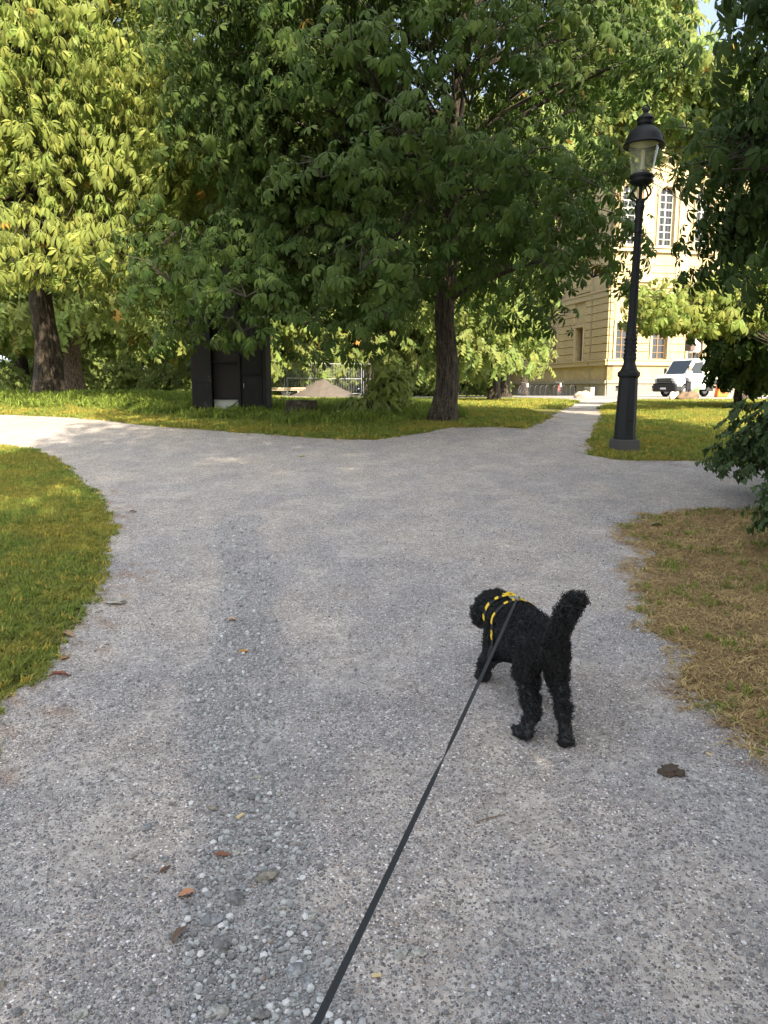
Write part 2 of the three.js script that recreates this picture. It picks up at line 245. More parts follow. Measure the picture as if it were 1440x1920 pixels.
function makeTree(o) {
  const r = rng(o.seed), [bx, bz] = o.base, by = ground(bx, bz) - 0.05, t = thing(o.name, o.label, 'tree', [bx, by, bz], 0, o.group);
  const C = V(o.crown[0] - bx, o.crown[1] - by, o.crown[2] - bz), [rx, ry, rz] = o.crown.slice(3);
  // trunk: flared at the foot, reaching into the crown
  const th = C.y + ry * 0.35, tp = [], tr = [], lean = V(C.x, 0, C.z);
  for (let i = 0; i <= 22; i++) { const s = i / 22, y = th * s; tp.push(V(lean.x * s * s * 0.7 + 0.05 * n2(s * 4, o.seed), y, lean.z * s * s * 0.7 + 0.05 * n2(s * 4 + 9, o.seed))); tr.push(o.r * ((1 - 0.72 * s) + 0.55 * Math.exp(-y / (o.r * 1.3)))); }
  mesh('trunk', tube(tp, tr, o.fine ? 28 : 14, 0.1, o.seed), o.bark ?? bark, t);
  const trunkAt = (y) => { const s = clamp(y / th); return tp[Math.round(s * 22)].clone(); };
  // boughs: rounded, drooping sprays of leaves set through the crown
  const boughs = [];
  for (let k = 0, tries = 0; k < o.boughs && tries < o.boughs * 12; tries++) {
    const u = r() * 1.75 - 0.75, a = r() * 6.283, h = Math.sqrt(1 - Math.min(1, u * u)), inner = r() < 0.3 ? 0.4 + 0.4 * r() : 0.82 + 0.2 * r();
    const sh = inner * (1 + 0.16 * n3(Math.cos(a) * h * 1.8 + o.seed, u * 1.8, Math.sin(a) * h * 1.8));
    const p = V(C.x + Math.cos(a) * h * rx * sh, C.y + u * ry * sh, C.z + Math.sin(a) * h * rz * sh);
    if (u < -0.2 && h * inner < 0.6 && p.y + by < 3.2) continue;
    const br = o.boughR * (0.7 + 0.6 * r());
    if (o.ok && !o.ok(p.x + bx, p.y + by, p.z + bz, br)) continue;
    boughs.push([p, br, V(Math.cos(a) * h, u * 0.5, Math.sin(a) * h)]); k++;
  }
  for (const [x, y, z, br] of o.extra ?? []) boughs.push([V(x - bx, y - by, z - bz), br, V(x - bx - C.x, 0, z - bz - C.z).normalize(), 1]);
  const twigs = [];
  boughs.forEach(([p, br, out, added], i) => {
    const flat = Math.hypot(p.x, p.z), y0 = clamp(p.y - flat * 0.42, th * (0.28 + 0.3 * r()), th * 0.98), a = trunkAt(y0), m = a.clone().lerp(p, 0.55).add(V(0, flat * 0.1 + 0.1, 0)), pts = [];
    for (let s = 0; s <= 6; s++) { const q = s / 6; pts.push(a.clone().multiplyScalar((1 - q) * (1 - q)).addScaledVector(m, 2 * q * (1 - q)).addScaledVector(p, q * q)); }
    const w = (i % 9 === 0 ? o.r * 0.26 : Math.min(0.022, o.r * 0.1)), g = tube(pts, pts.map((_, s) => lerp(w, 0.012, s / 6)), i % 9 === 0 ? 8 : 5, 0.08, i, false);
    if (i % 9 === 0 && !added) mesh('limb', g, o.bark ?? bark, t); else if (i % 2 && !added) twigs.push(g);
    for (let k = 0; k < 5; k++) { const e = p.clone().add(V((r() - 0.5) * 1.5 * br, (r() - 0.25) * 0.5 * br, (r() - 0.5) * 1.5 * br)), st = added ? p : pts[4], mm = st.clone().lerp(e, 0.5).add(V(0, 0.12 * br, 0)); twigs.push(tube([st, mm, e], [0.014, 0.01, 0.005], 3, 0, 0, false)); }
  });
  if (twigs.length) mesh('twigs', merge(twigs), twigMat, t).userData.kind = 'stuff';
  // leaves
  const geos = LEAF[o.leaf], all = [], Q = V(0, 0, 0);
  for (const [p, br, out] of boughs) {
    const n = Math.round(o.perBough * (br / o.boughR) ** 2 * (0.8 + 0.4 * r()));
    for (let k = 0; k < n; k++) {
      const a = r() * 6.283, u = -0.25 + 1.25 * r(), h = Math.sqrt(Math.max(0, 1 - u * u)), q = 0.72 + 0.34 * r() + 0.15 * n3(p.x + Math.cos(a) * 1.4, p.y + u, p.z + Math.sin(a) * 1.4), d = V(Math.cos(a) * h, u, Math.sin(a) * h);
      const e = V(p.x + d.x * br * q, p.y + d.y * br * 0.62 * q - br * 0.22 * h * h, p.z + d.z * br * q);
      if (o.okLeaf && !o.okLeaf(e.x + bx, e.y + by, e.z + bz)) continue;
      const nn = d.clone().multiplyScalar(0.75).addScaledVector(out, 0.35).addScaledVector(UP, 0.62).add(V(r() - 0.5, r() - 0.5, r() - 0.5).multiplyScalar(0.8)).normalize();
      const mm = V(d.x + out.x * 0.5, -0.75, d.z + out.z * 0.5).add(V(r() - 0.5, 0, r() - 0.5)); mm.addScaledVector(nn, -mm.dot(nn)).normalize();
      const X = V(0, 0, 0).crossVectors(nn, mm), s = o.leafS * (0.72 + 0.5 * r());
      const B = new THREE.Matrix4().makeBasis(X, nn, mm).scale(V(s, s, s)).setPosition(e);
      const v = 0.78 + 0.42 * r(), y = r() < (o.dry ?? 0.012) ? 1 : 0;
      all.push({ B, e, v, y, g: Math.floor(r() * geos.length), d: 0 });
    }
  }
  let rest = all;
  if (o.parts) {
    for (const l of all) { Q.set(l.e.x + bx, l.e.y + by, l.e.z + bz); l.d = inView(Q, 1.02) ? Q.distanceTo(camera.position) : 1e6 + Q.x; }
    all.sort((a, b) => a.d - b.d); rest = all.slice(o.parts); const tm = (o.mats ??= tones(o.mat));
    all.slice(0, o.parts).forEach((l) => { const m = mesh('leaf', geos[l.g], tm[Math.min(2, Math.floor((l.v - 0.78) / 0.42 * 3))], t); m.applyMatrix4(l.B); });
  }
  const c = col(1, 1, 1);
  geos.forEach((g, gi) => {
    const L = rest.filter((l) => l.g === gi); if (!L.length) return;
    const im = shade(new THREE.InstancedMesh(g, o.mat, L.length)); im.name = 'foliage'; im.userData.kind = 'stuff';
    L.forEach((l, i) => { im.setMatrixAt(i, l.B); l.y ? c.setRGB(2.2 * l.v, 0.95 * l.v, 0.8 * l.v) : c.setRGB(l.v * (1 + 0.12 * Math.sin(i)), l.v, l.v * 0.95); im.setColorAt(i, c); });
    t.add(im);
  });
  return t;
}

// the chestnut in the middle of the view
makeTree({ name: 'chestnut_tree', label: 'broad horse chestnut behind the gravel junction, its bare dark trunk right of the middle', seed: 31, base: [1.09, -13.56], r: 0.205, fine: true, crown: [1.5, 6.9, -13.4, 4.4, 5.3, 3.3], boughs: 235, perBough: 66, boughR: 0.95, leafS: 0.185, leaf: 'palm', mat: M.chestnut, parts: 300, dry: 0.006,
  ok: (x, y, z) => x < (y > 4.8 ? 4.4 : 3.8) && y > 2.25 && !(x > 2.85 && z > -12) && !(y < 2.9 && x > 2.0) && !(y < 3.6 && x > 3.0) && !(y < 2.55 && x > 0.4 && x < 1.5 && z > -13.4),
  okLeaf: (x, y, z) => y > 1.58 && x < 4.75 + 0.2 * n2(y * 1.3, 4) && (x < 4.15 || y > 4.9) && !(x > 2.6 && z > -11.3) && !(y < 2.85 && x > 0.55 && x < 1.35 && z > -13.4) && !(y < 2.15 && x > 1.75),
  extra: [[4.55, 6.3, -12.2, 0.8], [4.7, 5.5, -12.5, 0.7], [4.4, 7.1, -12.0, 0.8], [4.75, 6.8, -13.0, 0.7], [4.2, 5.0, -12.6, 0.7], [-0.8, 4.2, -10.2, 0.9], [0.4, 4.6, -9.9, 0.9], [-0.4, 5.6, -10.2, 0.9], [1.6, 4.3, -10.2, 0.9], [1.0, 3.3, -12.2, 0.8], [1.7, 3.25, -12.4, 0.7], [0.4, 3.2, -12.4, 0.7], [1.9, 3.9, -12.3, 0.9], [0.2, 3.8, -12.2, 0.9], [1.2, 4.2, -14.9, 1.0], [2.3, 3.6, -13.8, 0.9], [-0.3, 3.7, -13.9, 0.9], [1.1, 4.5, -12.4, 0.9], [-1.2, 2.45, -11.4, 0.65], [-0.4, 2.25, -12.1, 0.6], [0.05, 2.5, -10.9, 0.6], [-2.2, 2.4, -12.0, 0.6], [-1.0, 2.15, -12.9, 0.55], [2.1, 2.7, -12.0, 0.6], [2.7, 2.6, -12.6, 0.55], [-1.9, 2.75, -10.6, 0.8], [-0.3, 3.0, -9.9, 0.8], [-3.2, 3.1, -11.6, 0.9], [2.4, 3.1, -10.9, 0.75], [3.2, 3.2, -11.9, 0.7]] });
// the tree behind the metal kiosk
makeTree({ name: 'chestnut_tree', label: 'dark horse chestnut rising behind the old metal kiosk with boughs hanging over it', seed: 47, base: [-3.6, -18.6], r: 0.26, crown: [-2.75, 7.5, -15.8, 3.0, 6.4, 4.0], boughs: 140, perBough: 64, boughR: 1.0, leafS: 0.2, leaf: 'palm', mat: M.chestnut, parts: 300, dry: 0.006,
  ok: (x, y) => x > (y > 4.3 ? -2.9 : -3.9) && y > 2.75, okLeaf: (x, y) => y > 1.55 && x > (y > 4.6 ? -3.45 : -4.4) && !(y < 2.25 && x > -3.65 && x < -2.1),
  extra: [[-3.9, 3.5, -13.9, 1.05], [-2.9, 3.2, -13.6, 1.0], [-3.4, 2.6, -13.7, 0.7], [-2.3, 2.35, -14.2, 0.7], [-3.0, 2.15, -14.6, 0.55], [-3.9, 2.5, -14.3, 0.6], [-1.9, 3.0, -14.0, 0.7], [-4.7, 3.1, -14.4, 0.8], [-4.5, 2.3, -14.6, 0.5]] });
// the sunlit tree on the left
makeTree({ name: 'broadleaf_tree', label: 'large sunlit tree at the left edge with a thick furrowed trunk', seed: 53, base: [-8.95, -20.2], r: 0.33, fine: true, crown: [-9.0, 9.6, -19.2, 7.2, 8.0, 6.2], boughs: 330, perBough: 115, boughR: 1.35, leafS: 0.205, leaf: 'slim', mat: M.bright, parts: 300, dry: 0.006,
  ok: (x, y) => x > -11.6 && x < -3.75 && y < 13.5 && y > 2.55 && !(y < 3 && x < -6.9), okLeaf: (x, y) => y > 2.1 && !(y < 2.6 && x > -9.5 && x < -8.2) });
// the near tree at the right edge
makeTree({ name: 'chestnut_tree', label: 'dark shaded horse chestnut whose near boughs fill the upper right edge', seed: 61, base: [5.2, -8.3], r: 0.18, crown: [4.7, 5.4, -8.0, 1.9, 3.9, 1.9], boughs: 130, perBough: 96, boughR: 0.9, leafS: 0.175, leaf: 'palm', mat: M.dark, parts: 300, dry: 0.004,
  ok: (x, y, z, r) => x - r * 0.6 > 2.75 - (z + 8) * 0.37 + Math.max(0, y - 4.5) * 0.3, okLeaf: (x, y, z) => x > 2.95 - (z + 8) * 0.37 + Math.max(0, y - 4.2) * 0.46 + Math.max(0, 3.07 - y) * 0.61 + 0.13 * n2(y * 5, z) });
// ---------------------------------------------------------------- trees behind and beside
makeTree({ name: 'lime_tree', label: 'bright sunlit lime tree with drooping low boughs left of the yellow building', seed: 71, base: [4.0, -27.5], r: 0.2, crown: [4.6, 6.2, -27.5, 3.0, 5.4, 2.6], boughs: 90, perBough: 60, boughR: 1.1, leafS: 0.42, leaf: 'spray', mat: M.lime,
  ok: (x, y) => x < 5.9 && y > 1.77 && !(y < 4.5 && x > 5.1) && !(y < 8.4 && x > 5.5), okLeaf: (x, y) => y > 1.35 && x < (y > 8.4 ? 8.8 : y > 4.5 ? 5.2 : 5.45),
  extra: [[3.6, 2.6, -24.5, 0.9], [4.5, 2.4, -24.2, 0.8], [5.0, 2.9, -24.4, 0.7], [3.0, 3.0, -24.6, 0.9], [4.2, 3.6, -24.4, 0.9]] });
makeTree({ name: 'tall_lime_tree', label: 'tall sunlit tree whose crown shows above the lamp post before the sky', seed: 74, base: [14.2, -30], r: 0.2, crown: [9.8, 12.9, -29, 3.9, 3.9, 3.2], boughs: 120, perBough: 60, boughR: 1.1, leafS: 0.42, leaf: 'spray', mat: M.lime,
  ok: (x, y) => x < (y > 12.3 ? 9.7 : 13.2) && y > 9.9, okLeaf: (x, y) => y > 9.1 && x < (y > 12.5 ? 10.5 : 14) });
makeTree({ name: 'young_chestnut_tree', label: 'small sunlit chestnut with a leafy bough just right of the lamp post', seed: 75, base: [8.7, -15.8], r: 0.09, crown: [6.35, 3.4, -15.3, 1.5, 1.1, 1.0], boughs: 30, perBough: 44, boughR: 0.55, leafS: 0.19, leaf: 'palm', mat: M.bright, dry: 0.01,
  ok: (x, y) => x > 5.05 && y > 1.93 && y < 3.7, okLeaf: (x, y) => y > 1.8 && x > 4.9 });
makeTree({ name: 'hornbeam_tree', label: 'dense dark hornbeam with a thin stem at the right edge beside the lawn', seed: 77, base: [8.95, -19.1], r: 0.1, crown: [9.9, 3.4, -17.6, 2.4, 2.4, 1.6], boughs: 130, perBough: 60, boughR: 0.62, leafS: 0.34, leaf: 'oval', mat: M.dark,
  ok: (x) => x > 8.1, okLeaf: (x, y) => x > 7.55 + 0.27 * n2(y * 2.4, 8) && !(y < 1.7 && x < 7.85) });
// trees across the lawn
const FAR = [
  [-15.0, -36.7, 0.42, 8.5, 7.2, 5.0, 'tree beside the thick left tree with sunlight painted into its trunk colour', 2], [-21, -44, 0.4, 8, 7.4, 6, 'sunlit tree furthest to the left across the lawn', 0],
  [-8.5, -42, 0.3, 7.5, 6.9, 4.6, 'sunlit tree across the lawn seen left of the metal kiosk', 0], [-12.5, -56, 0.3, 8.5, 8.2, 6, 'tree far across the lawn between the left trunks and the kiosk', 0],
  [-5.5, -53, 0.3, 8.5, 7.8, 5, 'tree beyond the metal kiosk across the lawn', 1], [-1.0, -50, 0.3, 8.5, 7.4, 4.4, 'tree behind the gravel heap', 0],
  [3.2, -54, 0.3, 9, 8.2, 4.6, 'tree across the lawn just left of the middle trunk', 1], [7.4, -46, 0.28, 8, 7.4, 3.6, 'tree across the lawn just right of the middle trunk', 0],
  [11.5, -62, 0.3, 10, 9.4, 4.2, 'tree before the left end of the yellow building', 1], [-30, -58, 0.4, 10, 9.2, 8, 'tree at the far left end of the lawn', 1], [-20, -70, 0.4, 11, 10.4, 8, 'farthest tree behind the left lawn', 0], [-8, -72, 0.4, 12, 11.4, 8, 'farthest tree above the gravel heap', 1], [3, -74, 0.4, 12, 11.4, 7, 'farthest tree behind the middle trunk', 1],
];
FAR.forEach(([x, z, r, cy, ry, rx, label, k], i) => makeTree({ name: 'park_tree', label, group: 'trees across the lawn', seed: 90 + i, base: [x, z], r, bark: k === 2 ? sunlitBark : bark, crown: [x, cy + 0.9, z, rx, ry, rx * 0.9], boughs: 120, perBough: 26, boughR: 1.5, leafS: 0.85, leaf: 'spray', mat: k === 1 ? M.chestnut : M.far, okLeaf: (a, b) => b > 1.6 && a < (z > -47 ? 9.4 : 12.6) }));
[[-62, -92, 13], [-50, -84, 12], [-40, -95, 14], [-31, -86, 12], [-22, -97, 14], [-13, -90, 13], [-4, -98, 14], [5, -92, 13], [13, -100, 13]].forEach(([x, z, h], i) => makeTree({ name: 'distant_tree', label: lab(i, 'leftmost tree of the distant row', 'second tree of the distant row from the left', 'third tree of the distant row from the left', 'fourth tree of the distant row from the left', 'fifth tree of the distant row, left of the kiosk', 'sixth tree of the distant row, behind the kiosk', 'seventh tree of the distant row, above the gravel heap', 'eighth tree of the distant row, behind the middle trunk', 'last tree of the distant row beside the building'), group: 'distant row of trees', seed: 180 + i, base: [x, z], r: 0.4, crown: [x, h * 0.5 + 0.6, z, 6.5, h * 0.55, 4], boughs: 110, perBough: 22, boughR: 2.0, leafS: 1.25, leaf: 'spray', mat: i % 2 ? M.far : M.chestnut }));
// bushes at the far edge of the lawn
[[-19.5, -38, 1.5, 2.6, 'pale round bush left of the thick left trunk'], [-16.8, -41, 1.3, 2.0, 'low bush between the two left trunks'], [-11.0, -45, 1.4, 2.2, 'low bush across the lawn left of the kiosk'], [-7.4, -47, 1.2, 1.9, 'sunlit bush beside the left side of the kiosk'], [-3.9, -52, 1.5, 2.4, 'bush behind the site fence'], [0.6, -48, 1.5, 2.2, 'bush right of the gravel heap'], [3.0, -50, 1.7, 2.2, 'bush behind the middle trunk'], [6.6, -48, 1.7, 2.2, 'bush right of the middle trunk'], [-23, -50, 2.2, 3.5, 'wide bush at the far left'], [-33, -68, 3, 8, 'broad thicket behind the far left trees'], [-24, -66, 3, 7, 'broad thicket behind the thick left trunk'], [-16, -64, 3, 7, 'broad thicket between the left trunks and kiosk'], [-9.5, -62, 2.6, 6, 'broad thicket seen left of the kiosk']].forEach(([x, z, h, w, label], i) => bush(x, z, h, w, label, 120 + i, 'bushes across the lawn', w > 5 ? { s: 0.9, n: 1500 } : {}));
function bush(x, z, h, w, label, seed, group, o = {}) {
  const r = rng(seed), y = ground(x, z) - 0.03, t = thing(o.name ?? 'bush', label, 'bush', [x, y, z], 0, group), L = [];
  const st = []; for (let k = 0; k < 9; k++) { const a = r() * 6.283, q = w * 0.4 * r(); st.push(tube([V(0.1 * Math.cos(a), 0, 0.1 * Math.sin(a)), V(q * 0.5 * Math.cos(a), h * 0.5, q * 0.5 * Math.sin(a)), V(q * Math.cos(a), h * 0.85, q * Math.sin(a))], [0.025, 0.018, 0.008], 5, 0, 0, false)); }
  mesh('stems', merge(st), twigMat, t);
  const geos = LEAF[o.leaf ?? 'spray'], n = o.n ?? 900, s0 = o.s ?? 0.5, c = col(1, 1, 1);
  for (let i = 0; i < n; i++) {
    const a = r() * 6.283, u = r() * 1.2 - 0.2, hh = Math.sqrt(Math.max(0, 1 - u * u)), q = (0.6 + 0.45 * r()) * (1 + 0.22 * n3(Math.cos(a) * 2 + seed, u * 2, Math.sin(a) * 2));
    const e = V(Math.cos(a) * hh * w / 2 * q, Math.max(0.06, h * 0.45 + u * h * 0.55 * q), Math.sin(a) * hh * w / 2 * q), out = V(Math.cos(a) * hh, u, Math.sin(a) * hh);
    const nn = out.clone().multiplyScalar(0.6).add(V(r() - 0.5, 0.6 + r() - 0.5, r() - 0.5)).normalize(), mm = V(out.x + r() - 0.5, -0.3, out.z + r() - 0.5); mm.addScaledVector(nn, -mm.dot(nn)).normalize();
    const s = s0 * (0.7 + 0.6 * r()); L.push(new THREE.Matrix4().makeBasis(V(0, 0, 0).crossVectors(nn, mm), nn, mm).scale(V(s, s, s)).setPosition(e));
  }
  geos.forEach((g, gi) => { const l = L.filter((_, i) => i % geos.length === gi), im = shade(new THREE.InstancedMesh(g, o.mat ?? M.lime, l.length)); im.name = 'foliage'; im.userData.kind = 'stuff'; l.forEach((m, i) => { im.setMatrixAt(i, m); const v = 0.75 + 0.5 * r(); c.setRGB(v, v, v); im.setColorAt(i, c); }); t.add(im); });
  return t;
}
// unseen trees out of view, placed and sized to shade the junction and trees
const OFF = [[5.3, 0.6, 0.3, 8.2, 6.8, 4.4, 'unseen chestnut right of the viewer, shading the path and middle tree'], [4.8, 9.5, 0.3, 8.0, 6.8, 4.8, 'unseen chestnut behind the viewer on the right, shading the near gravel'], [-2.5, 14, 0.3, 7.4, 6, 4.6, 'unseen chestnut straight behind the viewer, shading the left foreground'], [12.5, 8, 0.32, 8, 6.6, 5, 'unseen chestnut far to the right of the path, shading the right foreground']];
OFF.forEach(([x, z, r, cy, ry, rx, label], i) => makeTree({ name: 'chestnut_tree', label, group: 'unseen chestnuts shading the junction', seed: 140 + i, base: [x, z], r, crown: [x, cy, z, rx, ry, rx], boughs: i === 1 ? 200 : 260, perBough: 56, boughR: 1.15, leafS: 0.3, leaf: 'palm', mat: M.chestnut, okLeaf: (a, b, c) => !(c < -0.3 && a < 3.2) }));

// the shrub at the right edge of the path
const shrubMat = leafMat(0.06, 0.10, 0.03, 0.4, 0.3);
const sh1 = bush(4.3, -6.6, 1.2, 2.4, 'dark green leafy shrub leaning in at the right edge beside the dry grass', 160, undefined, { name: 'shrub', leaf: 'oval', n: 1900, s: 0.125, mat: shrubMat });
const sh2 = bush(3.4, -5.0, 0.8, 1.45, 'low dark shrub at the right edge above the dry grass', 161, undefined, { name: 'shrub', leaf: 'oval', n: 900, s: 0.115, mat: shrubMat });
// the sapling growing on the lawn behind the junction
bush(0.12, -15.2, 1.05, 0.72, 'leafy young sapling with hanging leaves left of the middle trunk', 163, undefined, { name: 'sapling', leaf: 'spray', n: 110, s: 0.3, mat: M.bright });
bush(-0.35, -15.0, 0.4, 1.3, 'low weeds round the foot of the sapling', 164, undefined, { name: 'weed_clump', leaf: 'spray', n: 160, s: 0.2, mat: M.lime });

// ---------------------------------------------------------------- grass
function tuft(n, seed, bend, wide) {
  const r = rng(seed), pos = [], idx = [];
  for (let i = 0; i < n; i++) {
    const a = r() * 6.283, q = r() * 0.5, x0 = Math.cos(a * 3) * q, z0 = Math.sin(a * 3) * q, h = 0.6 + 0.5 * r(), b = bend * (0.3 + r()), w = wide * (0.7 + 0.6 * r()), c = Math.cos(a), s = Math.sin(a), k = pos.length / 3;
    pos.push(x0 - s * w, 0, z0 + c * w, x0 + s * w, 0, z0 - c * w, x0 + c * b * 0.35 - s * w * 0.7, h * 0.6, z0 + s * b * 0.35 + c * w * 0.7, x0 + c * b * 0.35 + s * w * 0.7, h * 0.6, z0 + s * b * 0.35 - c * w * 0.7, x0 + c * b, h * (1 - 0.3 * b), z0 + s * b);
    idx.push(k, k + 1, k + 2, k + 1, k + 3, k + 2, k + 2, k + 3, k + 4);
  }
  const g = new THREE.BufferGeometry(); g.setAttribute('position', new THREE.Float32BufferAttribute(pos, 3)); g.setIndex(idx); g.computeVertexNormals(); return g;
}
const TUFT = [tuft(7, 1, 0.9, 0.06), tuft(7, 2, 1.2, 0.05), tuft(6, 3, 0.7, 0.07)], STRAW = [tuft(6, 4, 2.4, 0.075), tuft(5, 5, 3.0, 0.065)];
const grassMat = leafMat(0.255, 0.29, 0.055, 0.35, 0.05), strawMat = leafMat(0.56, 0.4, 0.19, 0.3, 0);
function grass(name, label, sdf, [x0, x1, z0, z1], density, height, m, tone, geos = TUFT, seed = 200, keep) {
  const r = rng(seed), A = (x1 - x0) * (z1 - z0), n = Math.round(A * density), by = geos.map(() => []), Mx = new THREE.Matrix4(), E = new THREE.Euler(), q = new THREE.Quaternion(), c = col(1, 1, 1), P = V(0, 0, 0);
  const root = new THREE.Group(); root.name = numbered(name); root.userData = { label, category: 'grass', kind: 'stuff' }; scene.add(root);
  for (let i = 0; i < n; i++) {
    const x = lerp(x0, x1, r()), z = lerp(z0, z1, r()), k = r(), hh = r(), a = r(), g = Math.floor(r() * geos.length), v = r();
    const s = sdf(x, z); if (s < 0 || (s < 0.22 && k > 0.35 + s * 3)) continue;
    P.set(x, ground(x, z), z); if (!inView(P, 2)) continue;
    const h = typeof height === 'function' ? height(x, z) : height; if (keep && !keep(x, z, k)) continue;
    const hs = h * (0.6 + 0.8 * hh) * (s < 0.15 ? 0.75 : 1), t = tone(x, z, v); E.set((a - 0.5) * 0.5, a * 40, (hh - 0.5) * 0.5);
    by[g].push([Mx.compose(P.clone().setY(P.y + 0.002), q.setFromEuler(E), V(h * 1.0, hs, h * 1.0)).clone(), t]);
  }
  by.forEach((L, gi) => { if (!L.length) return; const im = shade(new THREE.InstancedMesh(geos[gi], m, L.length)); im.name = 'blades'; im.userData.kind = 'stuff'; L.forEach(([mx, t], i) => { im.setMatrixAt(i, mx); im.setColorAt(i, c.setRGB(...t)); }); root.add(im); });
}
const lawnTone = (x, z, v) => { const dry = clamp(0.35 + 0.5 * n2(x * 0.7, z * 0.7) + 0.35 * n2(x * 2.1, z * 2.1 + 7)), k = 0.7 + 0.6 * v; return v > 0.93 ? [2.4, 1.6, 1.7] : [k * (0.85 + 0.6 * dry), k * (0.95 + 0.15 * dry), k * (0.9 + 0.2 * dry)]; };
const off = (f, w = 1) => (x, z) => f(x, z) - wob(x, z) * 0.5 * w + 0.05;
grass('lawn_grass', 'short green grass of the rounded lawn at the left edge', off(LAWNS.left), [-6.5, -1.3, -11.2, -0.6], 2600, 0.05, grassMat, lawnTone, TUFT, 201);
grass('lawn_grass', 'short grass along the far side of the gravel before the chestnuts', off(LAWNS.far), [-9, 3.2, -17.5, -11.2], 900, 0.06, grassMat, lawnTone, TUFT, 202);
grass('lawn_grass', 'long uncut grass at the foot of the kiosk and left trees', (x, z) => LAWNS.far(x, z) - 1.1 - 0.4 * n2(x * 0.8, z * 0.8), [-16, 1.6, -27, -12.6], 170, (x, z) => 0.16 + 0.07 * n2(x, z), grassMat, (x, z, v) => { const k = 0.6 + 0.5 * v; return [k * 0.85, k, k * 0.8]; }, TUFT, 203, (x, z, k) => z > -16.2 || x < -4.5 || k < 0.2);
grass('lawn_grass', 'short sunlit grass of the lawn reaching back to the road', off(LAWNS.far), [-16, 7.5, -34, -17.5], 160, 0.085, grassMat, lawnTone, TUFT, 204);
grass('lawn_grass', 'short grass of the lawn behind the lamp post', off(LAWNS.right), [2.6, 11, -17, -8.4], 900, 0.055, grassMat, lawnTone, TUFT, 205);
grass('lawn_grass', 'short grass of the right lawn near the road', off(LAWNS.right), [3.5, 17, -29.5, -17], 170, 0.085, grassMat, lawnTone, TUFT, 206);
const patch = (x, z) => 0.5 + 0.5 * n2(x * 1.6 + 30, z * 1.6) + 0.3 * n2(x * 4, z * 4);
grass('dry_grass', 'trampled straw coloured dry grass at the right edge of the path', (x, z) => Math.min(LAWNS.dry(x, z) + 0.4, 0.14 - pathD(x, z)), [1.2, 4.6, -6.9, -1.0], 2600, (x, z) => 0.032 + 0.012 * n2(x * 3, z * 3), strawMat, (x, z, v) => { const k = 0.5 + 0.8 * v; return [k, k * (0.9 + 0.2 * v), k]; }, STRAW, 207, (x, z, k) => k < 0.35 + 0.6 * patch(x + 9, z));
grass('green_grass', 'sparse green blades among the dry grass at the right edge', (x, z) => Math.min(LAWNS.dry(x, z) + 0.4, 0.1 - pathD(x, z)), [1.2, 4.6, -6.9, -1.0], 900, 0.05, grassMat, (x, z, v) => { const k = 0.6 + 0.5 * v; return [k, k * 1.05, k]; }, TUFT, 208, (x, z, k) => k < clamp(patch(x, z) * 1.5 - 0.75));
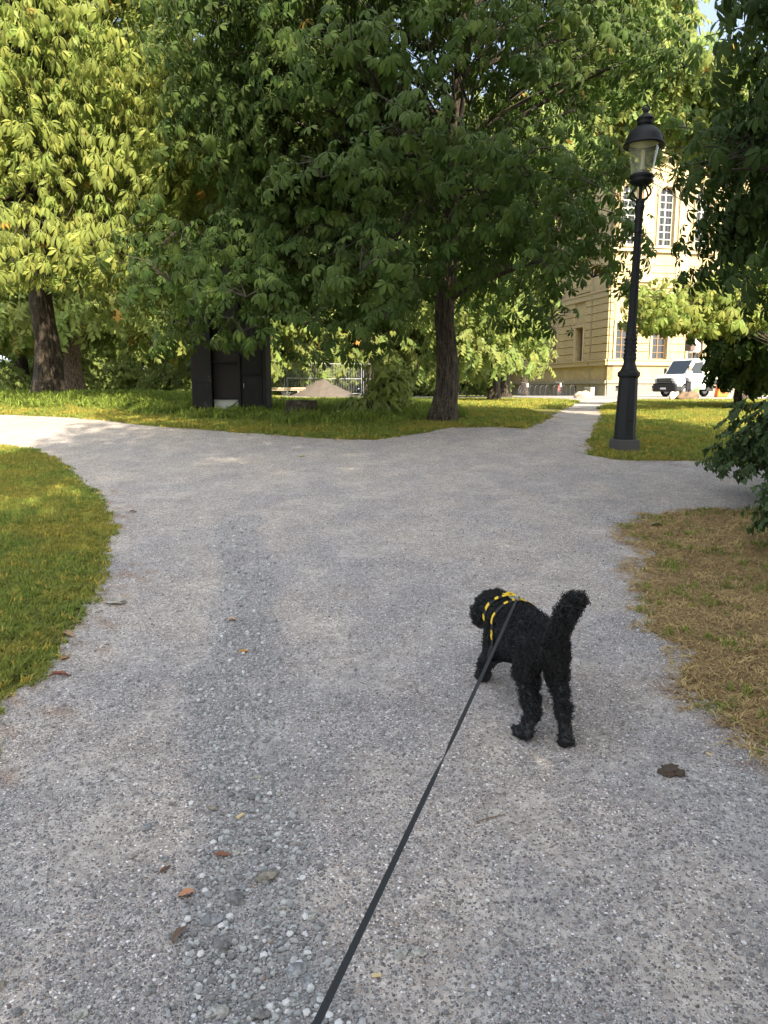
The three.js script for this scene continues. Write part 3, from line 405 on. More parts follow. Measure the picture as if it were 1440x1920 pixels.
// ---------------------------------------------------------------- lamp post
{
  const iron = new THREE.MeshPhysicalMaterial({ color: col(0.012, 0.013, 0.015), roughness: 0.62, specularIntensity: 0.55, bumpMap: rep(barkBump, 2), bumpScale: 0.0015, side: THREE.DoubleSide });
  const stone = mat(0.09, 0.085, 0.085, 0.85, { bumpMap: rep(gravelBump, 2), bumpScale: 0.003 });
  const y0 = ground(3.35, -10.43), L = thing('street_lamp', 'tall black cast iron park lamp post with glass lantern at the lawn corner', 'street lamp', [3.35, y0 - 0.02, -10.43], 0.12);
  L.rotation.z = -0.014;
  const oct = (r0, r1, h, y) => { const g = new THREE.CylinderGeometry(r1, r0, h, 8).toNonIndexed(); g.rotateY(Math.PI / 8); g.computeVertexNormals(); g.translate(0, y + h / 2, 0); return g; };
  mesh('plinth', box(0.31, 0.19, 0.31, 0, 0.085, 0, 0.012), stone, L);
  const ped = mesh('pedestal', merge([oct(0.145, 0.126, 0.84, 0.18), oct(0.152, 0.152, 0.035, 0.18), oct(0.147, 0.138, 0.03, 0.215), oct(0.126, 0.15, 0.03, 1.02), oct(0.15, 0.15, 0.045, 1.05), oct(0.15, 0.115, 0.03, 1.095)]), iron, L);
  for (let k = 0; k < 8; k++) { const a = (k / 8) * 6.283, g = merge([box(0.062, 0.012, 0.012, 0, 0.92, 0), box(0.075, 0.012, 0.012, 0, 0.3, 0), box(0.011, 0.62, 0.012, -0.03, 0.61, 0), box(0.011, 0.62, 0.012, 0.03, 0.61, 0)]); g.rotateX(-0.026); g.translate(0, 0, 0.1255); g.rotateY(a); mesh('panel_moulding', g, iron, ped); }
  { const d = box(0.08, 0.36, 0.02, 0, 0.62, 0.134, 0.006); mesh('access_door', d, iron, L).rotation.y = -0.05; }
  // turned base of the shaft, leaf ornament, fluted shaft
  mesh('shaft_base', lathe([[0.11, 1.1], [0.115, 1.13], [0.1, 1.16], [0.085, 1.2], [0.078, 1.25], [0.09, 1.28], [0.09, 1.3], [0.074, 1.33], [0.076, 1.42], [0.074, 1.56], [0.07, 1.6], [0.075, 1.62], [0.066, 1.65]], 24), iron, L);
  const leafOr = []; for (let i = 0; i < 5; i++) for (let k = 0; k < 9; k++) { const g = new THREE.SphereGeometry(0.02, 8, 6); g.scale(0.8, 1.5, 0.5); g.rotateX(-0.45); g.translate(0, 1.345 + i * 0.05, 0.075); g.rotateY((k + (i % 2) / 2) / 9 * 6.283); leafOr.push(g); }
  mesh('leaf_ornament', merge(leafOr), iron, L);
  const shaft = (() => { const sh = new THREE.Shape(); for (let k = 0; k <= 96; k++) { const a = (k / 96) * 6.283, q = 1 - 0.07 * Math.abs(Math.cos(a * 6)); k ? sh.lineTo(Math.cos(a) * q, Math.sin(a) * q) : sh.moveTo(Math.cos(a) * q, Math.sin(a) * q); } const g = new THREE.ExtrudeGeometry(sh, { depth: 1, steps: 1, bevelEnabled: false }); g.rotateX(-Math.PI / 2); const p = g.attributes.position; for (let i = 0; i < p.count; i++) { const t = p.getY(i), s = lerp(0.064, 0.047, t); p.setXYZ(i, p.getX(i) * s, 1.64 + t * 1.3, p.getZ(i) * s); } g.computeVertexNormals(); return g; })();
  mesh('shaft', shaft, iron, L);
  mesh('shaft_head', lathe([[0.047, 2.92], [0.056, 2.93], [0.056, 2.95], [0.048, 2.97], [0.05, 3.05], [0.062, 3.09], [0.05, 3.11], [0.054, 3.2], [0.064, 3.24], [0.066, 3.27], [0.055, 3.29], [0.062, 3.31], [0.062, 3.33], [0.04, 3.345], [0.03, 3.36]], 24), iron, L);
  for (let k = 0; k < 4; k++) { const pts = []; for (let i = 0; i <= 12; i++) { const t = i / 12; pts.push(V(0.035 + 0.145 * Math.sin(t * 2.75) * (1 - 0.28 * t), 3.33 + 0.205 * t - 0.02 * Math.sin(t * 3.14), 0)); } const g = tube(pts, pts.map(() => 0.0125), 6); g.rotateY(k * Math.PI / 2 + 0.5); mesh('bracket_arm', g, iron, L); }
  mesh('center_stem', cyl(0.022, 0.026, 0.22, 0, 3.33, 0, 12), iron, L);
  mesh('lantern_cup', lathe([[0.02, 3.52], [0.1, 3.53], [0.135, 3.55], [0.15, 3.575], [0.142, 3.59], [0.142, 3.61], [0.156, 3.62], [0.156, 3.645], [0.14, 3.66], [0.1, 3.665], [0.1, 3.7], [0.07, 3.71], [0, 3.71]], 32), iron, L);
  const glass = new THREE.MeshPhysicalMaterial({ color: col(0.80, 0.80, 0.62), roughness: 0.05, transmission: 0.84, thickness: 0, ior: 1.45, side: THREE.DoubleSide });
  mesh('glass_globe', lathe([[0.134, 3.655], [0.142, 3.72], [0.165, 3.85], [0.19, 3.98], [0.205, 4.06]], 40), glass, L);
  mesh('burner_tube', merge([cyl(0.03, 0.03, 0.06, 0, 3.7, 0, 16), cyl(0.024, 0.024, 0.2, 0, 3.76, 0, 16)]), mat(0.75, 0.73, 0.68, 0.4), L);
  const hood = mesh('hood', lathe([[0.19, 4.03], [0.255, 4.005], [0.262, 4.02], [0.262, 4.035], [0.24, 4.05], [0.243, 4.065], [0.228, 4.085], [0.225, 4.12], [0.2, 4.17], [0.16, 4.215], [0.11, 4.245], [0.09, 4.25], [0.085, 4.27], [0.1, 4.275], [0.103, 4.285], [0.1, 4.33], [0.113, 4.335], [0.113, 4.345], [0.085, 4.375], [0.05, 4.405], [0.034, 4.415], [0.03, 4.425], [0.04, 4.435], [0.036, 4.46], [0.026, 4.485], [0, 4.49]], 40), iron, L);
  mesh('reflector', lathe([[0.19, 4.045], [0.15, 4.085], [0.06, 4.1], [0, 4.1]], 32), mat(0.78, 0.76, 0.68, 0.45), hood);
  { const pts = []; for (let i = 0; i <= 10; i++) { const a = i / 10 * Math.PI; pts.push(V(0.05 * Math.cos(a), 4.455 + 0.055 * Math.sin(a), 0)); } mesh('lifting_ring', tube(pts, pts.map(() => 0.011), 6), iron, hood); }
}
// ---------------------------------------------------------------- old metal kiosk and the stump beside it
{
  const paint = mat(0.012, 0.0125, 0.010, 0.85, { map: rep(tex(256, 256, (x, y) => { const a = tn(x, y, 256, 9, 3), b = tn(x, y, 256, 40, 7), s = a + 0.6 * b > 0.75 ? 1 : 0, v = 205 + 26 * a + 20 * b; return s ? [250, 190, 140] : [v, v, v * 0.97]; }), 0.8), bumpMap: rep(barkBump, 0.5), bumpScale: 0.002 });
  const inner = mat(0.018, 0.014, 0.010, 0.8), pale = mat(0.55, 0.57, 0.5, 0.6, { map: rep(turfMap, 0.3) }); pale.map = null;  // pale: light grey with the sunlit patch painted in
  const y0 = ground(-3.2, -15.6) - 0.08, K = thing('metal_kiosk', 'old dark green metal kiosk with panels and louvres half hidden under chestnut boughs', 'kiosk', [-3.2, y0, -16.1], 0.06);
  const W = 1.5, D = 1.1, Hh = 3.3;
  mesh('back_wall', box(W, Hh, 0.05, 0, Hh / 2, -D / 2 - 0.03), paint, K);
  mesh('side_wall', box(0.05, Hh, D, -W / 2 + 0.027, Hh / 2, 0), paint, K); mesh('side_wall', box(0.05, Hh, D, W / 2 - 0.027, Hh / 2, 0), paint, K);
  mesh('roof', merge([box(W + 0.22, 0.08, D + 0.22, 0, Hh + 0.05, 0, 0.015), box(W * 0.7, 0.22, D * 0.7, 0, Hh + 0.2, 0, 0.03)]), paint, K);
  const pil = mesh('pilaster', box(0.4, Hh - 0.02, 0.12, -W / 2 + 0.2, Hh / 2, D / 2 + 0.062, 0.012), paint, K);
  for (const y of [0.72, 1.9]) mesh('band', box(0.412, 0.035, 0.14, -W / 2 + 0.2, y, D / 2 + 0.064, 0.006), paint, pil);
  mesh('corner_post', box(0.07, Hh - 0.02, 0.1, W / 2 - 0.035, Hh / 2, D / 2 + 0.05, 0.01), paint, K);
  mesh('mullion', box(0.06, Hh - 0.02, 0.09, 0.2, Hh / 2, D / 2 + 0.02, 0.008), paint, K);
  // the recessed bay in the middle
  for (const [a, b] of [[0.40, 1.10], [1.14, 1.78], [1.82, 2.5], [2.54, 3.26]]) mesh('recess_panel', box(0.545, b - a, 0.03, -0.078, (a + b) / 2, D / 2 - 0.12, 0.006), inner, K);
  for (const y of [0.385, 1.12, 1.8, 2.52]) mesh('rail', box(0.54, 0.035, 0.1, -0.078, y, D / 2 - 0.03, 0.006), paint, K);
  { const p = box(0.54, 0.34, 0.02, -0.078, 0.19, D / 2 - 0.1, 0.004); mesh('sunlit_kick_panel', p, pale, K).userData.label = 'light grey metal sheet at the foot of the kiosk with sunlight in its colour'; const b = box(0.5, 0.02, 0.012, 0, 0, 0); b.rotateZ(0.62); b.translate(-0.04, 0.19, D / 2 - 0.084); mesh('brace', b, paint, K); }  // light grey panel, its colour raised for the sun falling on it
  // the right hand bay: door panels below, louvres above
  for (const [a, b] of [[0.04, 0.86], [0.9, 1.62], [1.66, 2.26]]) mesh('door_panel', box(0.43, b - a, 0.04, 0.452, (a + b) / 2, D / 2 + 0.0, 0.008), paint, K);
  for (const y of [0.88, 1.64, 2.28]) mesh('rail', box(0.43, 0.03, 0.07, 0.452, y, D / 2 + 0.03, 0.006), paint, K);
  for (let i = 0; i < 14; i++) { const g = box(0.43, 0.012, 0.07); g.rotateX(0.6); g.translate(0.452, 2.34 + i * 0.064, D / 2 + 0.01); mesh('louvre', g, paint, K); }
  mesh('louvre_back', box(0.43, 0.94, 0.02, 0.452, 2.78, D / 2 - 0.06), inner, K);
  { const h = cyl(0.012, 0.012, 0.09, 0, 0, 0, 8); h.translate(0.29, 0.6, D / 2 + 0.045); mesh('handle', h, mat(0.2, 0.19, 0.17, 0.4, { metalness: 0.8 }), K); }
  // stump
  const sy = ground(-1.6, -14.6), S = thing('tree_stump', 'low dark sawn tree stump in the grass right of the kiosk', 'stump', [-1.62, sy - 0.03, -14.75]);
  const sg = new THREE.CylinderGeometry(0.29, 0.34, 0.34, 36, 4, true), sp = sg.attributes.position; for (let i = 0; i < sp.count; i++) { const x = sp.getX(i), z = sp.getZ(i), k = 1 + 0.05 * n2(x * 9, z * 9) + 0.03 * n2(Math.atan2(z, x) * 9, 2); sp.setXYZ(i, x * k, sp.getY(i) + 0.17, z * k); } sg.computeVertexNormals(); mesh('wood', sg, bark, S);
  const top = new THREE.CircleGeometry(0.285, 36); top.rotateX(-Math.PI / 2); top.translate(0, 0.332, 0); mesh('sawn_top', top, mat(0.12, 0.085, 0.055, 0.9), S);
}
// ---------------------------------------------------------------- the yellow building
const plasterTex = tex(256, 256, (x, y) => { const a = tn(x, y, 256, 6, 3), b = tn(x, y, 256, 50, 7), v = 232 + 10 * a + 12 * b; return [v, v * (0.985 + 0.01 * a), v * 0.97]; });
{
  const plaster = mat(0.50, 0.40, 0.235, 0.92, { map: rep(plasterTex, 0.12) }), trim = mat(0.52, 0.43, 0.28, 0.9, { map: rep(plasterTex, 0.2) }), stone = mat(0.34, 0.31, 0.26, 0.9, { map: rep(plasterTex, 0.2) });
  const frameW = mat(0.62, 0.58, 0.5, 0.6), wood = mat(0.22, 0.13, 0.06, 0.7), glass = new THREE.MeshPhysicalMaterial({ color: col(0.03, 0.035, 0.04), roughness: 0.06, specularIntensity: 1, side: THREE.DoubleSide }), roofM = mat(0.07, 0.075, 0.08, 0.7);
  const by = ground(22, -73) - 0.15, B = thing('yellow_building', 'large yellow plastered building with tall arched windows and grey stone plinth', 'building', [21.15, by, -72], 0.227);
  const yB = (y) => y - by;                                       // heights above the building's foot
  const plin = yB(2.35), mould = yB(4.24), win0 = yB(4.34), win1 = yB(7.67), band = yB(11.3), sill = yB(14.75), top = yB(21.6), eave = 22.5, bay = 3.85, nR = 8, LR = 34, LL = 46, bayL = 5.85;
  const hole = (x, y, w, h, arch) => { const p = new THREE.Path(); p.moveTo(x, y); p.lineTo(x + w, y); if (arch) { p.lineTo(x + w, y + h - w / 2); p.absarc(x + w / 2, y + h - w / 2, w / 2, 0, Math.PI, false); } else { p.lineTo(x + w, y + h); p.lineTo(x, y + h); } p.lineTo(x, y); return p; };
  function wall(name, len, holes, y0, y1, m, dz) { const s = new THREE.Shape([[0, y0], [len, y0], [len, y1], [0, y1]].map(([a, b]) => new THREE.Vector2(a, b))); s.holes = holes; const g = new THREE.ExtrudeGeometry(s, { depth: 0.6, bevelEnabled: false, curveSegments: 10 }); g.translate(0, 0, -0.6 + dz); return [name, g, m]; }
  // each face is drawn in a plane facing +z, then turned to its place: the left face runs back from the corner
  const faces = [{ turn: 0, len: LR, put: (g) => g }, { turn: 1, len: LL, put: (g) => { g.translate(-LL, 0, 0); g.rotateY(-Math.PI / 2); return g; } }];
  const unit = new THREE.BoxGeometry(1, 1, 1);
  for (const f of faces) {
    const R = f.turn === 0, P = (name, g, m, parent = B) => mesh(name, f.put(g), m, parent), X = (s) => (R ? s : LL - s);
    const upper = [], lower = [], cell = [];
    const bx = (k) => (R ? 4.55 + bay * (k - 1) : X(5.7 + bayL * k) - 0.85), n = R ? nR : 7, ww = R ? 1.6 : 1.7;
    for (let k = 0; k < n; k++) { const x = bx(k); upper.push([x, sill, ww, 5.3]); lower.push([x, win0, ww, win1 - win0]); cell.push([x + 0.2, yB(1.35), 0.55, 0.5]); }
    P(...wall('plinth', f.len, cell.map((c) => hole(...c)), 0, plin, stone, 0.12));
    P('plinth_moulding', box(f.len + 0.2, 0.28, 0.3, f.len / 2, plin - 0.142, 0.1), stone);
    P(...wall('wall', f.len, [...upper.map((c) => hole(...c, true)), ...lower.map((c) => hole(...c))], plin + 0.001, eave, plaster, 0));
    P('string_course', merge([box(f.len + 0.24, 0.42, 0.34, f.len / 2, mould - 0.25, 0.1), box(f.len + 0.3, 0.12, 0.5, f.len / 2, mould + 0.022, 0.1)]), trim);
    P('sill_course', merge([box(f.len + 0.24, 0.35, 0.36, f.len / 2, sill - 0.42, 0.1), box(f.len + 0.3, 0.16, 0.56, f.len / 2, sill - 0.162, 0.12)]), trim);
    P('floor_band', merge([box(f.len + 0.2, 0.5, 0.26, f.len / 2, band - 0.9, 0.08), box(f.len + 0.24, 0.14, 0.4, f.len / 2, band - 0.578, 0.1)]), trim);
    P('cornice', merge([box(f.len + 0.8, 0.35, 1.0, f.len / 2, eave - 0.176, 0.3), box(f.len + 0.4, 0.4, 0.6, f.len / 2, eave - 0.552, 0.2)]), trim);
    // rusticated courses between the ground floor windows, and striped panels below the upper sills
    for (let k = 0; k <= n; k++) {
      const a = k === 0 ? 0.02 : bx(R ? k - 1 : n - k) + ww + 0.32, b = k === n ? f.len - 0.02 : bx(R ? k : n - 1 - k) - 0.32; if (b - a < 0.3 || a > 30) { if (R) continue; } if (b - a < 0.3) continue;
      for (let c = 0; c < 8; c++) P('course', box(b - a, 0.68, 0.14, (a + b) / 2, mould + 0.44 + c * 0.74, 0.055, 0.03), plaster);
    }
    for (let k = 0; k < n; k++) {
      const x = bx(k);
      P('surround', merge([box(0.2, 5.4, 0.22, x - 0.11, sill + 2.35, 0.06), box(0.2, 5.4, 0.22, x + ww + 0.11, sill + 2.35, 0.06)]), trim);
      { const ar = new THREE.TorusGeometry(ww / 2 + 0.16, 0.17, 6, 18, Math.PI); ar.translate(x + ww / 2, sill + 5.3 - ww / 2, 0.05); P('arch_moulding', ar, trim); P('keystone', box(0.34, 0.7, 0.4, x + ww / 2, sill + 5.55, 0.1, 0.04), trim); }
      P('surround', merge([box(0.22, win1 - win0 + 0.2, 0.24, x - 0.12, (win0 + win1) / 2, 0.06), box(0.22, win1 - win0 + 0.2, 0.24, x + ww + 0.12, (win0 + win1) / 2, 0.06), box(ww + 0.46, 0.22, 0.26, x + ww / 2, win1 + 0.12, 0.06)]), trim);
      if (R) { const p0 = x + ww + 0.5, pil = P('pilaster', merge([box(1.2, top - sill + 0.9, 0.22, p0 + 0.6, (top + sill) / 2 + 0.45, 0.06), box(1.3, sill - band - 0.7, 0.3, p0 + 0.6, (sill + band) / 2 - 0.2, 0.06), box(1.34, 0.2, 0.34, p0 + 0.6, sill + 0.12, 0.08)]), trim); }
      for (let c = 0; c < 4; c++) P('panel_course', box(R ? ww + 0.9 : 3.4, 0.62, 0.12, x + ww / 2, band - 0.02 + c * 0.68, 0.05, 0.02), plaster);
      // windows: wooden frame, glazing bars and separate panes set back in the opening
      if (bx(k) > 30) continue;
      const shown = R ? k < 5 : k < 4;
      for (const [wy, wh, rows, cols, arch, mF] of [[sill, 5.3, 8, 3, true, frameW], [win0, win1 - win0, 5, 2, false, wood]]) {
        const w = P('window', merge([box(0.1, wh, 0.1, x + 0.05, wy + wh / 2, -0.3), box(0.1, wh, 0.1, x + ww - 0.05, wy + wh / 2, -0.3), box(ww, 0.12, 0.1, x + ww / 2, wy + 0.06, -0.3), box(0.09, wh, 0.09, x + ww / 2, wy + wh / 2, -0.298)]), mF);
        if (shown) {
          for (let c = 1; c < rows; c++) P('glazing_bar', box(ww, c === 5 && arch ? 0.14 : 0.06, 0.06, x + ww / 2, wy + (wh * c) / rows, -0.296), mF, w);
          for (let q = 0; q < rows; q++) for (let c = 0; c < cols; c++) { const g = unit.clone(); g.scale(ww / cols - 0.05, wh / rows - 0.06, 0.02); const tl = (((q * 7 + c * 5 + k * 3) % 9) - 4) * 0.004; g.rotateY(tl); g.rotateX(tl * 0.7); g.translate(x + ww * (c + 0.5) / cols, wy + wh * (q + 0.5) / rows, -0.32); P('pane', g, glass, w); }
        } else P('pane', box(ww, wh, 0.02, x + ww / 2, wy + wh / 2, -0.33), glass, w);
      }
      P('cellar_window', merge([box(0.6, 0.55, 0.03, x + 0.475, yB(1.6), -0.2), box(0.03, 0.5, 0.04, x + 0.4, yB(1.6), -0.15), box(0.03, 0.5, 0.04, x + 0.56, yB(1.6), -0.15)]), roofM);
    }
  }
  mesh('roof', (() => { const g = new THREE.ExtrudeGeometry(new THREE.Shape([[0.3, 0], [LR - 0.3, 0], [LR - 8, 2], [8, 2]].map(([a, b]) => new THREE.Vector2(a, b))), { depth: LL - 0.6, bevelEnabled: false }); g.translate(0, eave, -LL + 0.3); return g; })(), roofM, B);
  mesh('back_wall', box(0.5, eave, LL, LR - 0.3, eave / 2, -LL / 2 - 0.35), plaster, B); mesh('back_wall', box(LR, eave, 0.5, LR / 2, eave / 2, -LL + 0.3), plaster, B);
  { const pts = [V(-0.16, 0.2, -3.1), V(-0.18, 3, -3.1), V(-0.36, 3.3, -3.2), V(-0.36, 3.9, -3.2), V(-0.2, 4.2, -3.1), V(-0.2, 12, -3.1)]; mesh('downpipe', tube(pts, pts.map(() => 0.05), 6), mat(0.25, 0.2, 0.14, 0.6), B); }
  // cabinet by the corner
  const cb = thing('electrical_cabinet', 'grey electrical cabinet against the building plinth near its corner', 'cabinet', [20.0, ground(20, -73.0), -73.6], 0.227 - Math.PI / 2), cm = mat(0.36, 0.37, 0.37, 0.6);
  mesh('body', box(1.3, 0.85, 0.4, 0, 0.43, 0, 0.03), cm, cb); mesh('door', box(0.6, 0.74, 0.03, -0.31, 0.43, 0.21, 0.01), cm, cb); mesh('door', box(0.6, 0.74, 0.03, 0.31, 0.43, 0.21, 0.01), cm, cb); mesh('notice', box(0.12, 0.2, 0.006, 0.31, 0.6, 0.229), mat(0.7, 0.5, 0.1, 0.6), cb);
  // bicycle stands
  const black = mat(0.02, 0.02, 0.022, 0.5), hoop = tube([...Array(17)].map((_, i) => { const t = i / 16; if (t < 0.3) return V(-0.22, t / 0.3 * 0.62, 0); if (t > 0.7) return V(0.22, (1 - t) / 0.3 * 0.62, 0); const a = Math.PI * (1 - (t - 0.3) / 0.4); return V(Math.cos(a) * 0.22, 0.62 + Math.sin(a) * 0.22, 0); }), Array(17).fill(0.035), 8);
  [[11.11, -61.34], [11.82, -60.54], [12.17, -60.14], [12.51, -59.74], [12.84, -59.34], [13.33, -58.74], [13.81, -58.14], [14.31, -57.50]].forEach(([x, z], i) => { const h = thing('bicycle_stand', lab(i, 'leftmost black hoop bicycle stand by the building', 'second black hoop bicycle stand from the left by the building', 'third black hoop bicycle stand from the left', 'fourth black hoop bicycle stand from the left', 'fourth black hoop bicycle stand from the right', 'black hoop bicycle stand just left of the parked bicycle', 'black hoop bicycle stand just right of the parked bicycle', 'rightmost black hoop bicycle stand before the cellar window'), 'bicycle stand', [x, ground(x, z) - 0.02, z], 0.5, 'hoop bicycle stands along the building'); mesh('hoop', hoop, black, h); });
  const bicycle = (x, z, turn, label, c) => {
    const b = thing('bicycle', label, 'bicycle', [x, ground(x, z), z], turn, 'bicycles parked by the building');
    for (const s of [-0.52, 0.52]) { const w = new THREE.TorusGeometry(0.33, 0.022, 6, 28); w.translate(s, 0.352, 0); const wh = mesh('wheel', w, black, b); const sp = []; for (let k = 0; k < 8; k++) { const g = box(0.005, 0.64, 0.005); g.rotateZ(k * Math.PI / 8); g.translate(s, 0.352, 0); sp.push(g); } mesh('spokes', merge(sp), mat(0.4, 0.4, 0.4, 0.4, { metalness: 0.8 }), wh); }
    const T = (...p) => tube(p.map((q) => V(...q)), p.map(() => 0.018), 6);
    mesh('frame', merge([T([-0.52, 0.35, 0], [-0.1, 0.3, 0]), T([-0.1, 0.3, 0], [-0.24, 0.78, 0]), T([-0.24, 0.7, 0], [-0.52, 0.35, 0]), T([-0.1, 0.3, 0], [0.36, 0.72, 0]), T([-0.22, 0.68, 0], [0.36, 0.76, 0]), T([0.34, 0.86, 0], [0.52, 0.35, 0])]), mat(...c, 0.5), b);
    mesh('handlebar', merge([T([0.34, 0.86, 0], [0.31, 1.0, 0]), T([0.2, 1.04, -0.3], [0.31, 1.0, 0], [0.2, 1.04, 0.3])]), mat(0.5, 0.5, 0.5, 0.35, { metalness: 0.8 }), b);
    mesh('saddle', box(0.26, 0.06, 0.14, -0.26, 0.86, 0, 0.025), black, b); mesh('mudguard', box(0.24, 0.3, 0.12, 0.62, 0.8, 0, 0.04), mat(0.5, 0.5, 0.48, 0.6), b); mesh('rear_light', box(0.03, 0.05, 0.05, -0.6, 0.72, 0, 0.01), mat(0.4, 0.03, 0.02, 0.4), b);
  };
  bicycle(13.1, -56.6, 1.2, 'bicycle with pale basket parked between the hoop stands', [0.4, 0.1, 0.1]); bicycle(10.8, -58.5, 0.9, 'dark bicycle at the left end of the hoop stands', [0.02, 0.02, 0.03]);
}
// ---------------------------------------------------------------- boulders, heap, fence, truck, person
function rock(r, sx, sy, sz, seed, det = 4, amp = 0.22) { const g = new THREE.IcosahedronGeometry(1, det), p = g.attributes.position; for (let i = 0; i < p.count; i++) { const v = V(p.getX(i), p.getY(i), p.getZ(i)), k = 1 + amp * n3(v.x * 1.1 + seed, v.y * 1.1, v.z * 1.1) + amp * 0.35 * n3(v.x * 3 + seed, v.y * 3, v.z * 3); p.setXYZ(i, v.x * k * sx * r, v.y * k * sy * r, v.z * k * sz * r); } const m = mergeVertices(g.deleteAttribute('normal').deleteAttribute('uv'), 1e-5); m.computeVertexNormals(); return m; }
const rockTex = tex(256, 256, (x, y) => { const a = tn(x, y, 256, 12, 3), b = tn(x, y, 256, 60, 7), v = 190 + 30 * a + 30 * b; return [v, v * 0.97, v * 0.93]; });
{
  const q = tag(mesh('boulder', rock(0.36, 1.1, 0.72, 0.9, 3), mat(0.42, 0.33, 0.25, 0.9)), 'low pinkish boulder at the end of the path before the building', 'boulder', 'boulders beside the road'); q.position.set(9.75, ground(9.75, -37) + 0.08, -37);
  const s = tag(mesh('boulder', rock(0.36, 1.15, 0.66, 0.85, 8), mat(0.16, 0.11, 0.07, 0.85)), 'brown sloping boulder at the lawn edge before the truck', 'boulder', 'boulders beside the road'); s.position.set(10.95, ground(10.95, -27.3) + 0.09, -27.3); s.rotation.z = 0.35;
  // gravel heap
  const hg = new THREE.ConeGeometry(1.9, 1.25, 40, 14, true), p = hg.attributes.position; for (let i = 0; i < p.count; i++) { const x = p.getX(i), z = p.getZ(i), rr = Math.hypot(x, z), y = p.getY(i) + 0.625; p.setXYZ(i, x * 1.15, Math.min(y, 1.12) + 0.07 * n2(x * 2, z * 2) - 0.05 * Math.sin(rr * 3), z); } hg.computeVertexNormals();
  const h = tag(mesh('gravel_heap', hg, mat(0.24, 0.215, 0.19, 0.95, { map: rep(gravelMap, 2) })), 'conical heap of grey gravel across the lawn', 'heap'); h.position.set(-3.6, ground(-3.6, -44) - 0.12, -44);
  // site fence
  const steel = mat(0.34, 0.35, 0.36, 0.5, { metalness: 0.5 }), block = mat(0.4, 0.39, 0.37, 0.9);
  for (let k = 0; k < 4; k++) {
    const x = -7.2 + k * 2.35, z = -46.4 - (k % 2) * 0.2, f = thing('fence_panel', lab(k, 'leftmost grey wire site fence panel right of the kiosk', 'second grey wire site fence panel left of the gravel heap', 'grey wire site fence panel behind the gravel heap', 'rightmost grey wire site fence panel'), 'fence', [x, ground(x, z), z], 0.06 * ((k % 3) - 1), 'wire site fence panels');
    for (const s of [-1.12, 1.12]) mesh('post', cyl(0.025, 0.025, 2, s, 0.05, 0, 8), steel, f);
    for (const y of [0.2, 1.1, 2.0]) mesh('rail', box(2.24, 0.04, 0.03, 0, y, 0), steel, f);
    const w = []; for (let i = 1; i < 22; i++) w.push(box(0.008, 1.8, 0.008, -1.12 + i * 0.102, 1.1, 0)); mesh('wires', merge(w), steel, f);
    for (const s of [-1.12, 1.12]) mesh('foot', box(0.3, 0.14, 0.6, s, 0.07, 0, 0.03), block, f);
  }
  const pb = tag(mesh('plank_pile', merge([box(3.4, 0.08, 0.5, 0, 0.3, 0), box(3.2, 0.08, 0.5, 0.1, 0.39, 0.05), box(0.1, 0.28, 0.5, -1.3, 0.13, 0), box(0.1, 0.28, 0.5, 1.3, 0.13, 0)]), mat(0.4, 0.33, 0.24, 0.9)), 'low stack of pale planks left of the gravel heap', 'planks'); pb.position.set(-6.2, ground(-6, -43.5), -43.5);
}
